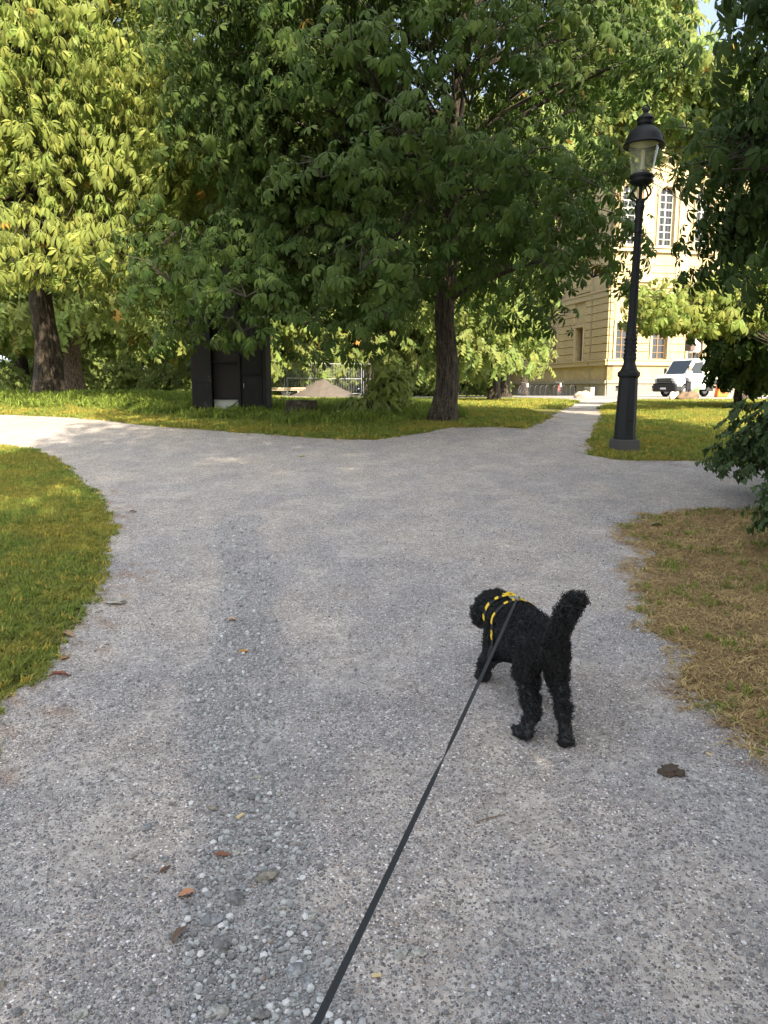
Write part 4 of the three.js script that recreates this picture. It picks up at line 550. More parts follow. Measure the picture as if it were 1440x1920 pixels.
// truck, its front to the left and turned towards the viewer
{
  const white = new THREE.MeshPhysicalMaterial({ color: col(0.72, 0.73, 0.73), roughness: 0.35, clearcoat: 0.6, clearcoatRoughness: 0.1, side: THREE.DoubleSide }), dark = mat(0.018, 0.018, 0.02, 0.6), glass = new THREE.MeshPhysicalMaterial({ color: col(0.02, 0.025, 0.03), roughness: 0.06 }), steel = mat(0.3, 0.3, 0.3, 0.4, { metalness: 0.7 }), green = mat(0.12, 0.36, 0.06, 0.5), lampM = mat(0.6, 0.6, 0.6, 0.2);
  const T = thing('flatbed_truck', 'white flatbed truck with black bumper and green lettering parked before the building', 'truck', [17.7, ground(17.7, -45), -45.2], 0.33);
  const ext = (pts, w, bev = 0.05) => { const s = new THREE.Shape(pts.map(([a, b]) => new THREE.Vector2(a, b))), g = new THREE.ExtrudeGeometry(s, { depth: w - 2 * bev, bevelEnabled: true, bevelThickness: bev, bevelSize: bev, bevelSegments: 2 }); g.translate(0, 0, -w / 2 + bev); return g; };
  // cab: x from the nose at -1.15 to the back at 1.0
  mesh('cab', ext([[-1.05, 0.62], [-1.1, 1.0], [-0.95, 1.16], [-0.42, 1.3], [0.1, 2.1], [0.2, 2.18], [0.95, 2.2], [0.98, 0.5], [-0.05, 0.5], [-0.12, 0.78], [-0.35, 0.88], [-0.6, 0.78], [-0.72, 0.62]], 1.86), white, T);
  mesh('bumper', merge([box(0.22, 0.5, 1.92, -1.13, 0.56, 0, 0.06), box(0.5, 0.32, 1.9, -0.95, 0.5, 0, 0.06)]), dark, T);
  const gr = mesh('grille', box(0.06, 0.3, 1.3, -1.2, 0.96, 0, 0.02), dark, T); for (let k = 0; k < 3; k++) mesh('grille_bar', box(0.03, 0.03, 1.2, -1.235, 0.86 + k * 0.09, 0), steel, gr);
  for (const s of [-0.74, 0.74]) mesh('headlight', box(0.16, 0.2, 0.3, -1.14, 1.02, s, 0.05), lampM, T);
  mesh('number_plate', box(0.012, 0.11, 0.5, -1.25, 0.5, 0), white, T);
  { const g = box(0.93, 0.02, 1.6, 0, 0, 0); g.rotateZ(1.0); g.translate(-0.2, 1.74, 0); mesh('windscreen', g, glass, T); }
  for (const s of [-1, 1]) { const w = ext([[-0.22, 1.36], [0.16, 2.0], [0.72, 2.04], [0.72, 1.36]], 0.02, 0.004); w.translate(0, 0, s * 0.935); mesh('side_window', w, glass, T); const d = mesh('door', box(1.0, 0.012, 0.012, 0.25, 0.62, s * 0.94), dark, T); mesh('door_handle', box(0.16, 0.035, 0.03, 0.6, 1.24, s * 0.945, 0.01), dark, d); mesh('mirror', box(0.1, 0.34, 0.18, -0.28, 1.55, s * 1.06, 0.03), dark, T); }
  const wheel = (x, z) => { const g = new THREE.TorusGeometry(0.25, 0.105, 10, 28); g.translate(x, 0.352, z); const w = mesh('wheel', g, dark, T); const r = cyl(0.2, 0.2, 0.14, 0, -0.07, 0, 20); r.rotateX(Math.PI / 2); r.translate(x, 0.352, z); mesh('rim', r, steel, w); };
  for (const s of [-0.82, 0.82]) { wheel(-0.38, s); wheel(2.5, s); }
  mesh('chassis', merge([box(3.0, 0.16, 0.12, 2.2, 0.58, 0.4), box(3.0, 0.16, 0.12, 2.2, 0.58, -0.4), box(0.5, 0.3, 0.4, 1.4, 0.5, 0.7, 0.03)]), dark, T);
  mesh('flatbed', merge([box(2.9, 0.1, 1.95, 2.52, 0.82, 0), box(2.9, 0.22, 0.04, 2.52, 0.94, 0.975), box(2.9, 0.22, 0.04, 2.52, 0.94, -0.975)]), dark, T);
  mesh('headboard', merge([box(0.06, 1.15, 1.9, 1.12, 1.4, 0, 0.02)]), white, T);
  for (let k = 0; k < 4; k++) mesh('load_bag', rock(0.24, 1.2, 0.6, 0.9, 20 + k, 3), mat(0.6, 0.58, 0.52, 0.8), T).position.set(1.6 + k * 0.45, 1.02, 0.3 - 0.25 * (k % 2));
  const crane = mesh('crane_bucket', merge([box(0.5, 0.75, 0.5, 0.75, 3.0, 0.1, 0.06)]), white, T); mesh('bucket_arm', merge([box(0.12, 0.7, 0.12, 0.85, 2.4, 0)]), dark, crane); mesh('dark_bucket_box', box(0.35, 0.6, 0.52, 0.45, 3.0, 0.1, 0.05), mat(0.12, 0.08, 0.06, 0.8), crane);  // dark brown box against the front of the white bucket
  // green lettering on the door
  const txt = document.createElement('canvas'); txt.width = 256; txt.height = 96; const c = txt.getContext('2d'); c.fillStyle = '#f2f4f2'; c.fillRect(0, 0, 256, 96); c.fillStyle = '#4fa23a'; c.font = 'bold 92px sans-serif'; c.fillText('SME', 6, 82); const tt = new THREE.CanvasTexture(txt); tt.colorSpace = THREE.SRGBColorSpace;
  const sg = new THREE.PlaneGeometry(0.8, 0.3); sg.translate(0.35, 1.02, 0.937); mesh('door_lettering', sg, mat(0.75, 0.75, 0.75, 0.4, { map: tt }), T);
  mesh('step_box', box(0.34, 0.34, 0.1, 0.42, 0.5, 0.88, 0.02), green, T);
}
// a smooth body from joints: each bone is a tapered capsule, joined with a smooth minimum
function field(bones, k, lo, size, res, extra) {
  const mc = new MarchingCubes(res, new THREE.MeshBasicMaterial(), false, false, 600000), h = size / (res / 2) / 2, f = mc.field;
  const B = bones.map(([a, b, ra, rb]) => ({ a, d: [b[0] - a[0], b[1] - a[1], b[2] - a[2]], ra, rb })); for (const b of B) b.l = b.d[0] ** 2 + b.d[1] ** 2 + b.d[2] ** 2 + 1e-9;
  const ce = lo.map((v) => v + size / 2);
  for (let z = 0; z < res; z++) for (let y = 0; y < res; y++) for (let x = 0; x < res; x++) {
    const X = ce[0] + (x - res / 2) / (res / 2) * size / 2, Y = ce[1] + (y - res / 2) / (res / 2) * size / 2, Z = ce[2] + (z - res / 2) / (res / 2) * size / 2;
    let m = 1e3;
    for (const b of B) { const px_ = X - b.a[0], py_ = Y - b.a[1], pz_ = Z - b.a[2], t = clamp((px_ * b.d[0] + py_ * b.d[1] + pz_ * b.d[2]) / b.l), q = Math.hypot(px_ - b.d[0] * t, py_ - b.d[1] * t, pz_ - b.d[2] * t) - lerp(b.ra, b.rb, t); if (q > m + k) continue; const e = Math.max(k - Math.abs(m - q), 0) / k; m = Math.min(m, q) - e * e * k * 0.25; }
    f[z * res * res + y * res + x] = -(m + (extra && Math.abs(m) < 0.05 ? extra(X, Y, Z) : 0));
  }
  mc.isolation = 0; mc.update();
  const n = mc.count, pos = mc.positionArray.slice(0, n * 3), g0 = new THREE.BufferGeometry();
  for (let i = 0; i < n; i++) for (let c = 0; c < 3; c++) pos[i * 3 + c] = ce[c] + pos[i * 3 + c] * size / 2;
  g0.setAttribute('position', new THREE.BufferAttribute(pos, 3)); const g = mergeVertices(g0, 1e-5); g.computeVertexNormals(); return g;
}
{
  // person beside the truck door, seen from the front right, looking down at the hands
  const x = 17.2, z = -42.8, P = thing('person', 'person in grey jacket and dark trousers standing beside the white truck', 'person', [x, ground(x, z), z], 0.5);
  const head = [[[0, 1.62, 0.02], [0, 1.55, 0.03], 0.1, 0.085], [[0, 1.5, 0.0], [0, 1.42, -0.01], 0.055, 0.06], [[0, 1.6, 0.11], [0, 1.575, 0.125], 0.018, 0.02], [[-0.098, 1.6, 0.01], [-0.098, 1.57, 0.01], 0.02, 0.014], [[0.098, 1.6, 0.01], [0.098, 1.57, 0.01], 0.02, 0.014]];
  for (const s of [-1, 1]) { head.push([[s * 0.18, 1.02, 0.26], [s * 0.12, 1.02, 0.34], 0.03, 0.035]); for (let q = 0; q < 4; q++) head.push([[s * 0.12, 1.04 - q * 0.02, 0.34], [s * 0.05, 1.03 - q * 0.022, 0.38 - q * 0.01], 0.012, 0.009]); head.push([[s * 0.12, 1.04, 0.32], [s * 0.09, 1.08, 0.36], 0.013, 0.01]); head.push([[s * 0.04, 1.62, 0.105], [s * 0.04, 1.62, 0.108], 0.012, 0.01]); }
  const skin = mat(0.5, 0.3, 0.2, 0.6), body = [...head, [[0, 1.4, 0], [0, 1.0, 0], 0.1, 0.11], [[0.1, 0.95, 0], [0.11, 0.1, 0], 0.06, 0.04], [[-0.1, 0.95, 0], [-0.11, 0.1, 0], 0.06, 0.04]];
  mesh('body', field(body, 0.03, [-0.9, 0, -0.9], 1.8, 90), skin, P);
  const jk = [[[0, 1.38, -0.01], [0, 0.98, 0.0], 0.14, 0.15], [[-0.12, 1.4, -0.01], [0.12, 1.4, -0.01], 0.09, 0.09], [[-0.08, 1.0, 0], [0.08, 1.0, 0], 0.14, 0.14]]; for (const s of [-1, 1]) jk.push([[s * 0.19, 1.4, -0.01], [s * 0.26, 1.13, 0.02], 0.075, 0.06], [[s * 0.26, 1.13, 0.02], [s * 0.19, 1.02, 0.24], 0.06, 0.045]);
  mesh('jacket', field(jk, 0.06, [-0.5, 0.75, -0.5], 1.0, 56), mat(0.3, 0.3, 0.34, 0.9), P);
  const tr = []; for (const s of [-1, 1]) tr.push([[s * 0.09, 0.95, 0], [s * 0.1, 0.5, 0.02], 0.1, 0.075], [[s * 0.1, 0.5, 0.02], [s * 0.11, 0.1, -0.01], 0.075, 0.055]);
  mesh('trousers', field(tr, 0.04, [-0.55, 0, -0.55], 1.1, 60), mat(0.02, 0.021, 0.028, 0.9), P);
  for (const s of [-1, 1]) mesh('shoe', merge([box(0.09, 0.09, 0.27, s * 0.11, 0.047, 0.04, 0.03)]), mat(0.03, 0.03, 0.03, 0.6), P);
  const hg = new THREE.SphereGeometry(0.118, 16, 12, 0, 6.283, 0, 1.75); hg.translate(0, 1.625, -0.012); mesh('hair', hg, mat(0.03, 0.02, 0.015, 0.8), P);
  // things on the ground behind the truck
  const ob = thing('orange_sack', 'bright orange sack standing behind the truck', 'sack', [18.9, ground(18.9, -43), -42.4]); mesh('cloth', (() => { const g = box(0.62, 0.6, 0.5, 0, 0.3, 0, 0.07), p = g.attributes.position; for (let i = 0; i < p.count; i++) { const y = p.getY(i), k = 1 - 0.3 * y; p.setX(i, p.getX(i) * k + 0.04 * n2(y * 5, p.getZ(i) * 3)); p.setZ(i, p.getZ(i) * (k + 0.1)); } return g; })(), mat(0.75, 0.16, 0.02, 0.7), ob); mesh('dark_print', box(0.2, 0.18, 0.012, 0.03, 0.3, 0.262, 0.004), dark2(), ob);
  function dark2() { return mat(0.03, 0.02, 0.02, 0.8); }
  const cn = thing('traffic_cone', 'small orange and white cone right of the orange sack', 'cone', [20.0, ground(20, -43), -42.6]); mesh('base', box(0.34, 0.04, 0.34, 0, 0.02, 0, 0.01), mat(0.7, 0.15, 0.03, 0.6), cn); mesh('cone', cyl(0.13, 0.03, 0.5, 0, 0.042, 0, 16), mat(0.75, 0.18, 0.04, 0.6), cn); mesh('band', cyl(0.1, 0.07, 0.14, 0, 0.2, 0, 16), mat(0.75, 0.75, 0.72, 0.6), cn);
  const wb = tag(mesh('white_bag', (() => { const g = rock(0.17, 0.7, 1.0, 0.6, 40, 3, 0.25); g.translate(0, 0.15, 0); return g; })(), mat(0.72, 0.7, 0.66, 0.7)), 'small white bag on the ground left of the brown boulder', 'bag'); wb.position.set(10.55, ground(10.55, -27.6), -27.6);
}
// ---------------------------------------------------------------- the black dog, its harness and lead
{
  const O = [0.585, ground(0.585, -2.93), -2.93], D = thing('dog', 'curly black dog in a yellow and black harness walking away along the gravel', 'dog', O);
  const gy = (x, z) => ground(x, z) - O[1], J = (x, h, z) => [x - O[0], h, z - O[2]], F = (x, h, z) => [x - O[0], h + gy(x, z), z - O[2]];
  const bone = []; const chain = (...p) => { for (let i = 0; i + 1 < p.length; i++) bone.push([p[i][0], p[i + 1][0], p[i][1], p[i + 1][1]]); };
  chain([J(0.622, 0.352, -2.755), 0.072], [J(0.598, 0.348, -2.88), 0.082], [J(0.568, 0.34, -3.02), 0.086], [J(0.548, 0.328, -3.15), 0.084], [J(0.532, 0.335, -3.27), 0.066], [J(0.522, 0.325, -3.36), 0.06]);
  chain([J(0.582, 0.29, -2.9), 0.056], [J(0.556, 0.262, -3.06), 0.07], [J(0.538, 0.25, -3.18), 0.058]);
  chain([J(0.52, 0.325, -3.38), 0.066], [J(0.51, 0.305, -3.43), 0.064]); chain([J(0.505, 0.295, -3.44), 0.05], [J(0.478, 0.255, -3.51), 0.036], [J(0.466, 0.235, -3.535), 0.03]);
  chain([J(0.47, 0.325, -3.385), 0.024], [J(0.455, 0.275, -3.385), 0.028], [J(0.452, 0.245, -3.39), 0.02]); chain([J(0.565, 0.33, -3.42), 0.024], [J(0.58, 0.28, -3.43), 0.028], [J(0.58, 0.25, -3.44), 0.02]);
  // hind legs: thigh, lower thigh, shank, paw
  chain([J(0.66, 0.33, -2.75), 0.0505], [J(0.678, 0.225, -2.79), 0.0357], [F(0.684, 0.13, -2.68), 0.0209], [F(0.69, 0.03, -2.655), 0.0200]); chain([F(0.69, 0.024, -2.655), 0.0209], [F(0.694, 0.02, -2.69), 0.0200]);
  chain([J(0.58, 0.33, -2.775), 0.0522], [J(0.562, 0.222, -2.83), 0.0383], [F(0.572, 0.1, -2.715), 0.0226], [F(0.545, 0.034, -2.705), 0.0209]); chain([F(0.545, 0.03, -2.705), 0.0218], [F(0.518, 0.024, -2.728), 0.0200]);
  // front legs
  chain([J(0.488, 0.28, -3.14), 0.0435], [J(0.474, 0.2, -3.10), 0.0313], [F(0.458, 0.1, -3.19), 0.0226], [F(0.45, 0.03, -3.215), 0.0226]); chain([F(0.45, 0.026, -3.215), 0.0235], [F(0.443, 0.02, -3.25), 0.0209]);
  chain([J(0.604, 0.28, -3.12), 0.0435], [J(0.62, 0.2, -3.06), 0.0313], [F(0.63, 0.1, -3.0), 0.0218], [F(0.632, 0.03, -2.975), 0.0218]); chain([F(0.632, 0.026, -2.975), 0.0226], [F(0.632, 0.02, -3.01), 0.0209]);
  chain([J(0.634, 0.375, -2.715), 0.03], [J(0.655, 0.44, -2.68), 0.026], [J(0.676, 0.5, -2.67), 0.027], [J(0.7, 0.55, -2.668), 0.024], [J(0.725, 0.572, -2.668), 0.015]);
  const curl = (x, y, z) => 0.008 * n3(x * 26, y * 26, z * 26) + 0.004 * n3(x * 70, y * 70, z * 70);
  const bodyGeo = field(bone, 0.03, [-0.5, -0.05, -0.72], 1.05, 124, curl);
  const coat = new THREE.MeshPhysicalMaterial({ color: col(0.008, 0.008, 0.009), roughness: 0.6, sheen: 0.15, sheenRoughness: 0.6, sheenColor: col(0.10, 0.11, 0.13) });
  mesh('body', bodyGeo, coat, D);
  // curls of hair standing on the coat
  const cg = [0, 1, 2].map((s) => { const pts = [], r = rng(300 + s); const t0 = 3 + r() * 2; for (let i = 0; i <= 6; i++) { const t = i / 6, a = t * t0; pts.push(V(0.26 * Math.sin(a) * (0.3 + t), t * 0.8 - 0.35 * t * t, 0.26 * (Math.cos(a) - 1) * (0.3 + t))); } return tube(pts, pts.map((_, i) => 0.1 * (1 - 0.8 * i / 6)), 4, 0, 0, false); });
  const r = rng(310), I = bodyGeo.index.array, p = bodyGeo.attributes.position, nn = bodyGeo.attributes.normal, list = cg.map(() => []), a = V(0, 0, 0), b = V(0, 0, 0), c = V(0, 0, 0), n = V(0, 0, 0), Q = new THREE.Quaternion(), q2 = new THREE.Quaternion();
  const N = 26000 / (I.length / 3);
  for (let i = 0; i < I.length; i += 3) {
    let k = Math.floor(N + r()); while (k-- > 0) {
      const u = r(), v = r() * (1 - u); a.fromBufferAttribute(p, I[i]); b.fromBufferAttribute(p, I[i + 1]); c.fromBufferAttribute(p, I[i + 2]); a.multiplyScalar(1 - u - v).addScaledVector(b, u).addScaledVector(c, v);
      n.fromBufferAttribute(nn, I[i]); n.add(V(r() - 0.5, r() - 0.75, r() - 0.5).multiplyScalar(1.1)).normalize();
      Q.setFromUnitVectors(UP, n); q2.setFromAxisAngle(UP, r() * 6.283); Q.multiply(q2); const s = (a.y < 0.09 ? 0.012 : a.x > 0.04 && a.y > 0.42 ? 0.026 : 0.02) * (0.7 + 0.6 * r());
      list[Math.floor(r() * 3)].push(new THREE.Matrix4().compose(a.clone(), Q.clone(), V(s, s, s)));
    }
  }
  list.forEach((L, k) => { const im = shade(new THREE.InstancedMesh(cg[k], coat, L.length)); im.name = 'curly_hair'; im.userData.kind = 'stuff'; const w = col(1, 1, 1); L.forEach((m, i) => { im.setMatrixAt(i, m); const e = m.elements, v = (0.45 + 1.1 * r()) * (0.75 + 0.75 * n3(e[12] * 16, e[13] * 16, e[14] * 16)); im.setColorAt(i, w.setRGB(v, v, v * 1.04)); }); D.add(im); });
  const eyeM = mat(0.01, 0.008, 0.006, 0.1);
  for (const [x, z] of [[0.447, -3.49], [0.5, -3.515]]) mesh('eye', (() => { const g = new THREE.SphereGeometry(0.011, 12, 8); g.translate(x - O[0], 0.325, z - O[2]); return g; })(), eyeM, D);
  mesh('nose', (() => { const g = new THREE.SphereGeometry(0.018, 12, 8); g.scale(1, 0.8, 1); g.translate(0.442 - O[0], 0.252, -3.59 - O[2]); return g; })(), eyeM, D);
  // harness: straps that lie on the coat
  const sdf = (X, Y, Z) => { let m = 1e3; const k = 0.03; for (const [s, e, ra, rb] of bone) { const d = [e[0] - s[0], e[1] - s[1], e[2] - s[2]], l = d[0] ** 2 + d[1] ** 2 + d[2] ** 2 + 1e-9, t = clamp(((X - s[0]) * d[0] + (Y - s[1]) * d[1] + (Z - s[2]) * d[2]) / l), q = Math.hypot(X - s[0] - d[0] * t, Y - s[1] - d[1] * t, Z - s[2] - d[2] * t) - lerp(ra, rb, t), g = Math.max(k - Math.abs(m - q), 0) / k; m = Math.min(m, q) - g * g * k * 0.25; } return m; };
  const onCoat = (o, d, off = 0.012) => { let t = 0.02; for (; t < 0.3; t += 0.003) if (sdf(o.x + d.x * t, o.y + d.y * t, o.z + d.z * t) > off) break; return o.clone().addScaledVector(d, t); };
  const band = (pts, w, th, across) => { const pos = [], idx = []; pts.forEach((q, i) => { const t = V(0, 0, 0).subVectors(pts[Math.min(pts.length - 1, i + 1)], pts[Math.max(0, i - 1)]).normalize(), s = across[i].clone().addScaledVector(t, -across[i].dot(t)).normalize(), u = V(0, 0, 0).crossVectors(t, s); for (const [x, y] of [[-1, -1], [1, -1], [1, 1], [-1, 1]]) pos.push(q.x + s.x * x * w / 2 + u.x * y * th / 2, q.y + s.y * x * w / 2 + u.y * y * th / 2, q.z + s.z * x * w / 2 + u.z * y * th / 2); }); for (let i = 0; i + 1 < pts.length; i++) for (let k = 0; k < 4; k++) { const A = i * 4 + k, B = i * 4 + (k + 1) % 4; idx.push(A, B, A + 4, B, B + 4, A + 4); } idx.push(0, 2, 1, 0, 3, 2); const e = (pts.length - 1) * 4; idx.push(e, e + 1, e + 2, e, e + 2, e + 3); let g = new THREE.BufferGeometry(); g.setAttribute('position', new THREE.Float32BufferAttribute(pos, 3)); g.setIndex(idx); g = g.toNonIndexed(); g.computeVertexNormals(); return g; };
  const web = mat(0.012, 0.012, 0.013, 0.75), yel = mat(0.82, 0.55, 0.03, 0.6), silver = mat(0.6, 0.6, 0.62, 0.3, { metalness: 0.9 });
  const fwd = V(-0.18, 0.02, -0.98).normalize();
  const ring = (o, tilt, off) => { const pts = []; for (let k = 0; k <= 48; k++) { const w = k / 48 * 6.283, d = V(Math.sin(w), Math.cos(w), 0).add(V(0, 0, -Math.cos(w) * tilt)).normalize(); pts.push(onCoat(o, d, off)); } return pts; };
  const girth = ring(V(...J(0.56, 0.3, -3.05)), -0.05, 0.014), neck = ring(V(...J(0.535, 0.3, -3.2)), -0.28, 0.014);
  mesh('girth_strap', band(girth, 0.024, 0.004, girth.map(() => fwd)), web, D); mesh('neck_strap', band(neck, 0.024, 0.004, neck.map(() => fwd)), web, D);
  const back = []; for (let k = 0; k <= 8; k++) { const z = lerp(-3.06, -3.22, k / 8), x = lerp(0.561, 0.54, k / 8); back.push(onCoat(V(...J(x, 0.3, z)), V(0, 1, 0), 0.015)); }
  mesh('back_strap', band(back, 0.026, 0.004, back.map(() => V(1, 0, 0))), web, D);
  const dash = (pts, i0, i1, w) => { const q = pts.slice(i0, i1 + 1).map((v, k) => v.clone()); const up = q.map((v) => v.clone().sub(V(...J(0.55, 0.3, -3.12))).setZ(0).normalize()); q.forEach((v, k) => v.addScaledVector(up[k], 0.004)); mesh('yellow_stripe', band(q, w, 0.002, q.map(() => (pts === back ? V(1, 0, 0) : fwd))), yel, D); };
  for (const [s, e] of [[0, 1], [3, 4], [6, 7], [41, 43], [45, 46], [47, 48], [9, 10], [37, 39]]) { dash(neck, s, e, 0.022); }
  for (const [s, e] of [[0, 2], [3, 4], [45, 46], [47, 48], [39, 42], [34, 37]]) dash(girth, s, e, 0.016);
  for (const [s, e] of [[0, 2], [3, 4], [5, 6], [7, 8]]) dash(back, s, e, 0.026);
  for (const [x, z, w, l] of [[-0.016, 0, 0.018, 0.03], [0.014, 0.006, 0.016, 0.024], [0, -0.03, 0.03, 0.014]]) mesh('yoke_patch', (() => { const g = box(w, 0.005, l, 0, 0, 0, 0.002); g.translate(back[4].x + x, back[4].y + 0.008, back[4].z + z); return g; })(), yel, D);
  mesh('buckle', (() => { const g = box(0.03, 0.008, 0.03, 0, 0, 0, 0.003); g.translate(back[2].x, back[2].y + 0.006, back[2].z); return g; })(), silver, D);
  mesh('lead_ring', (() => { const g = new THREE.TorusGeometry(0.011, 0.0022, 6, 18); g.rotateX(0.5); g.translate(girth[0].x, girth[0].y + 0.012, girth[0].z + 0.01); return g; })(), silver, D);
  // the lead, held by whoever stands behind the camera
  const A = V(girth[0].x + O[0], girth[0].y + O[1] + 0.02, girth[0].z + O[2] + 0.016), E = V(-0.08, 0.782, -0.75), dir = E.clone().sub(A).normalize(), side = V(0, 0, 0).crossVectors(dir, UP).normalize(), L = thing('dog_lead', 'thin black webbing dog lead running from the dog to the bottom of the picture', 'lead', [A.x, A.y, A.z]);
  const H = E.clone().addScaledVector(dir, 0.42), pts = [], ac = [], up2 = V(0, 0, 0).crossVectors(side, dir); for (let k = 0; k <= 60; k++) { const t = k / 60, w = Math.PI * ss(0.46, 0.64, t) + 0.5 * ss(0.2, 0, t); pts.push(H.clone().sub(A).multiplyScalar(t).add(V(0, -0.012 * Math.sin(t * Math.PI), 0)).addScaledVector(dir, 0.05)); ac.push(side.clone().multiplyScalar(Math.cos(w + 0.25)).addScaledVector(up2, Math.sin(w + 0.25))); }
  mesh('webbing', band(pts, 0.0095, 0.002, ac), mat(0.022, 0.024, 0.027, 0.7), L);
  const loop = []; for (let k = 0; k <= 20; k++) { const w = k / 20 * 6.283; loop.push(pts[60].clone().addScaledVector(dir, 0.09 - 0.09 * Math.cos(w)).addScaledVector(side, 0.05 * Math.sin(w))); } mesh('handle_loop', band(loop, 0.0095, 0.002, loop.map(() => up2)), mat(0.022, 0.024, 0.027, 0.7), L);
  const hk = pts[0].clone().addScaledVector(dir, -0.022); mesh('snap_hook', merge([tube([hk.clone().addScaledVector(dir, -0.03), hk, pts[0].clone()], [0.004, 0.006, 0.005], 8), (() => { const g = new THREE.TorusGeometry(0.009, 0.0028, 6, 14); g.rotateX(0.8); g.translate(hk.x - dir.x * 0.032, hk.y - dir.y * 0.032, hk.z - dir.z * 0.032); return g; })()]), silver, L);
}
// ---------------------------------------------------------------- stones, grit, fallen leaves
{
  const stones = [[-0.458,-1.774,0.055,'b'],[-0.412,-1.691,0.063,'d'],[-0.216,-1.612,0.053,'b'],[-0.186,-1.577,0.045,'b'],[-0.338,-1.934,0.061,'n'],[-0.411,-1.853,0.063,'d'],[-0.399,-1.898,0.037,'b'],[-0.649,-2.015,0.027,'b'],[-0.748,-2.031,0.031,'w'],[-0.702,-2.152,0.020,'w'],[-0.749,-2.163,0.037,'b'],[-0.443,-2.442,0.038,'w'],[-0.357,-2.344,0.029,'p'],[-0.440,-2.043,0.032,'w'],[-0.474,-1.998,0.021,'w'],[-0.278,-1.816,0.031,'w'],[-0.236,-1.825,0.021,'p'],[-0.192,-1.789,0.032,'p'],[-0.370,-1.908,0.018,'r'],[-0.692,-1.494,0.036,'p'],[-0.325,-1.769,0.027,'b'],[-0.287,-1.708,0.023,'n'],[-0.384,-1.670,0.020,'p'],[-0.292,-1.593,0.018,'r'],[-0.560,-2.264,0.038,'n'],[-0.445,-2.323,0.042,'d'],[-0.703,-2.287,0.025,'n'],[-0.838,-1.500,0.028,'d'],[-0.380,-1.497,0.050,'p'],[-0.294,-1.500,0.058,'d'],[0.041,-1.662,0.040,'p'],[0.087,-1.670,0.040,'p'],[0.570,-1.723,0.019,'p'],[-1.572,-4.239,0.125,'w'],[-1.617,-4.090,0.045,'w'],[-1.688,-3.966,0.038,'n'],[-1.521,-5.005,0.034,'w'],[-0.635,-4.082,0.036,'w'],[-1.053,-4.124,0.043,'p'],[-1.157,-4.116,0.031,'p'],[-1.476,-2.907,0.030,'w'],[-1.398,-3.627,0.026,'w'],[-1.411,-3.586,0.026,'w'],[-0.022,-2.944,0.023,'p'],[-0.463,-2.583,0.029,'w'],[-0.581,-2.777,0.026,'w'],[1.501,-4.836,0.029,'w'],[-0.912,-1.568,0.032,'n'],[-1.497,-3.145,0.023,'n'],[-0.694,-3.009,0.026,'p'],[-0.726,-2.953,0.023,'b'],[-0.527,-2.658,0.023,'p'],[-0.261,-2.089,0.021,'w']];
  const C = { b: [0.4, 0.43, 0.48], d: [0.3, 0.31, 0.33], n: [0.4, 0.37, 0.33], w: [0.58, 0.575, 0.55], p: [0.6, 0.62, 0.61], r: [0.58, 0.42, 0.36] }, SM = {}, G = [0, 1, 2, 3, 4, 5].map((k) => { const g = rock(0.5, 1, 0.42, 0.72, 50 + k * 3, 1, 0.45).toNonIndexed(); g.computeVertexNormals(); return toCreasedNormals(g, 0.5); });
  for (const k in C) SM[k] = mat(...C[k], 0.85, { map: rockTex });
  for (const g of G) { const P = g.attributes.position, uv = []; for (let i = 0; i < P.count; i++) uv.push(P.getX(i) * 0.5, P.getZ(i) * 0.5 + P.getY(i)); g.setAttribute('uv', new THREE.Float32BufferAttribute(uv, 2)); }
  stones.forEach(([x, z, s, k], i) => { const m = mesh('stone', G[i % 6], SM[k], path); const fl = s > 0.1 ? 0.5 : 0.8; m.position.set(x, ground(x, z) + 0.006 + s * 0.08, z); m.scale.set(s, s * fl, s); m.rotation.set(0.15 * Math.sin(i * 7), i * 1.7, 0.15 * Math.cos(i * 5)); });
  // loose grit over the near path
  const r = rng(400), g0 = [0, 1].map((k) => { const g = new THREE.IcosahedronGeometry(0.5, 0), p = g.attributes.position; for (let i = 0; i < p.count; i++) { const q = 1 + 0.3 * n3(p.getX(i) * 3 + k * 9, p.getY(i) * 3, p.getZ(i) * 3); p.setXYZ(i, p.getX(i) * q, p.getY(i) * q * 0.6, p.getZ(i) * q * 0.8); } g.deleteAttribute('uv'); g.computeVertexNormals(); return g; });
  const L = [[], []], Mx = new THREE.Matrix4(), Q = new THREE.Quaternion(), E = new THREE.Euler();
  for (let i = 0; i < 190000; i++) {
    const z = -1.3 - Math.pow(r(), 1.5) * 5.2, x = (r() - 0.5) * 2 * (0.62 * -z + 0.3), lo = loose(x, z), k = r(), s0 = r(), a = r() * 40, t = r(), pick = r() < 0.5 ? 0 : 1;
    if (pathD(x, z) < 0.02 || k > 0.2 + 0.8 * lo * lo) continue;
    const s = 0.0035 + 0.0045 * s0 * s0 + (s0 > 0.97 ? 0.008 : 0) + (strip(x, z) < 0.2 ? 0.002 + (s0 > 0.9 ? 0.006 : 0) : 0); E.set(t * 2, a, 0.4 * t);
    const v = t < 0.09 ? 0.44 + 0.14 * s0 : t < 0.4 ? 0.15 + 0.1 * k : 0.27 + 0.2 * k, w = 0.5 - t;
    L[pick].push([Mx.compose(V(x, ground(x, z) + 0.006 + s * 0.18, z), Q.setFromEuler(E), V(s, s, s)).clone(), [v * (1 + 0.06 * w), v, v * (1 - 0.03 * w)]]);
  }
  const gm = mat(1, 1, 1, 0.9), c = col(1, 1, 1);
  L.forEach((l, k) => { const im = shade(new THREE.InstancedMesh(g0[k], gm, l.length)); im.name = 'grit'; im.userData.kind = 'stuff'; l.forEach(([m, t], i) => { im.setMatrixAt(i, m); im.setColorAt(i, c.setRGB(...t)); }); path.add(im); });
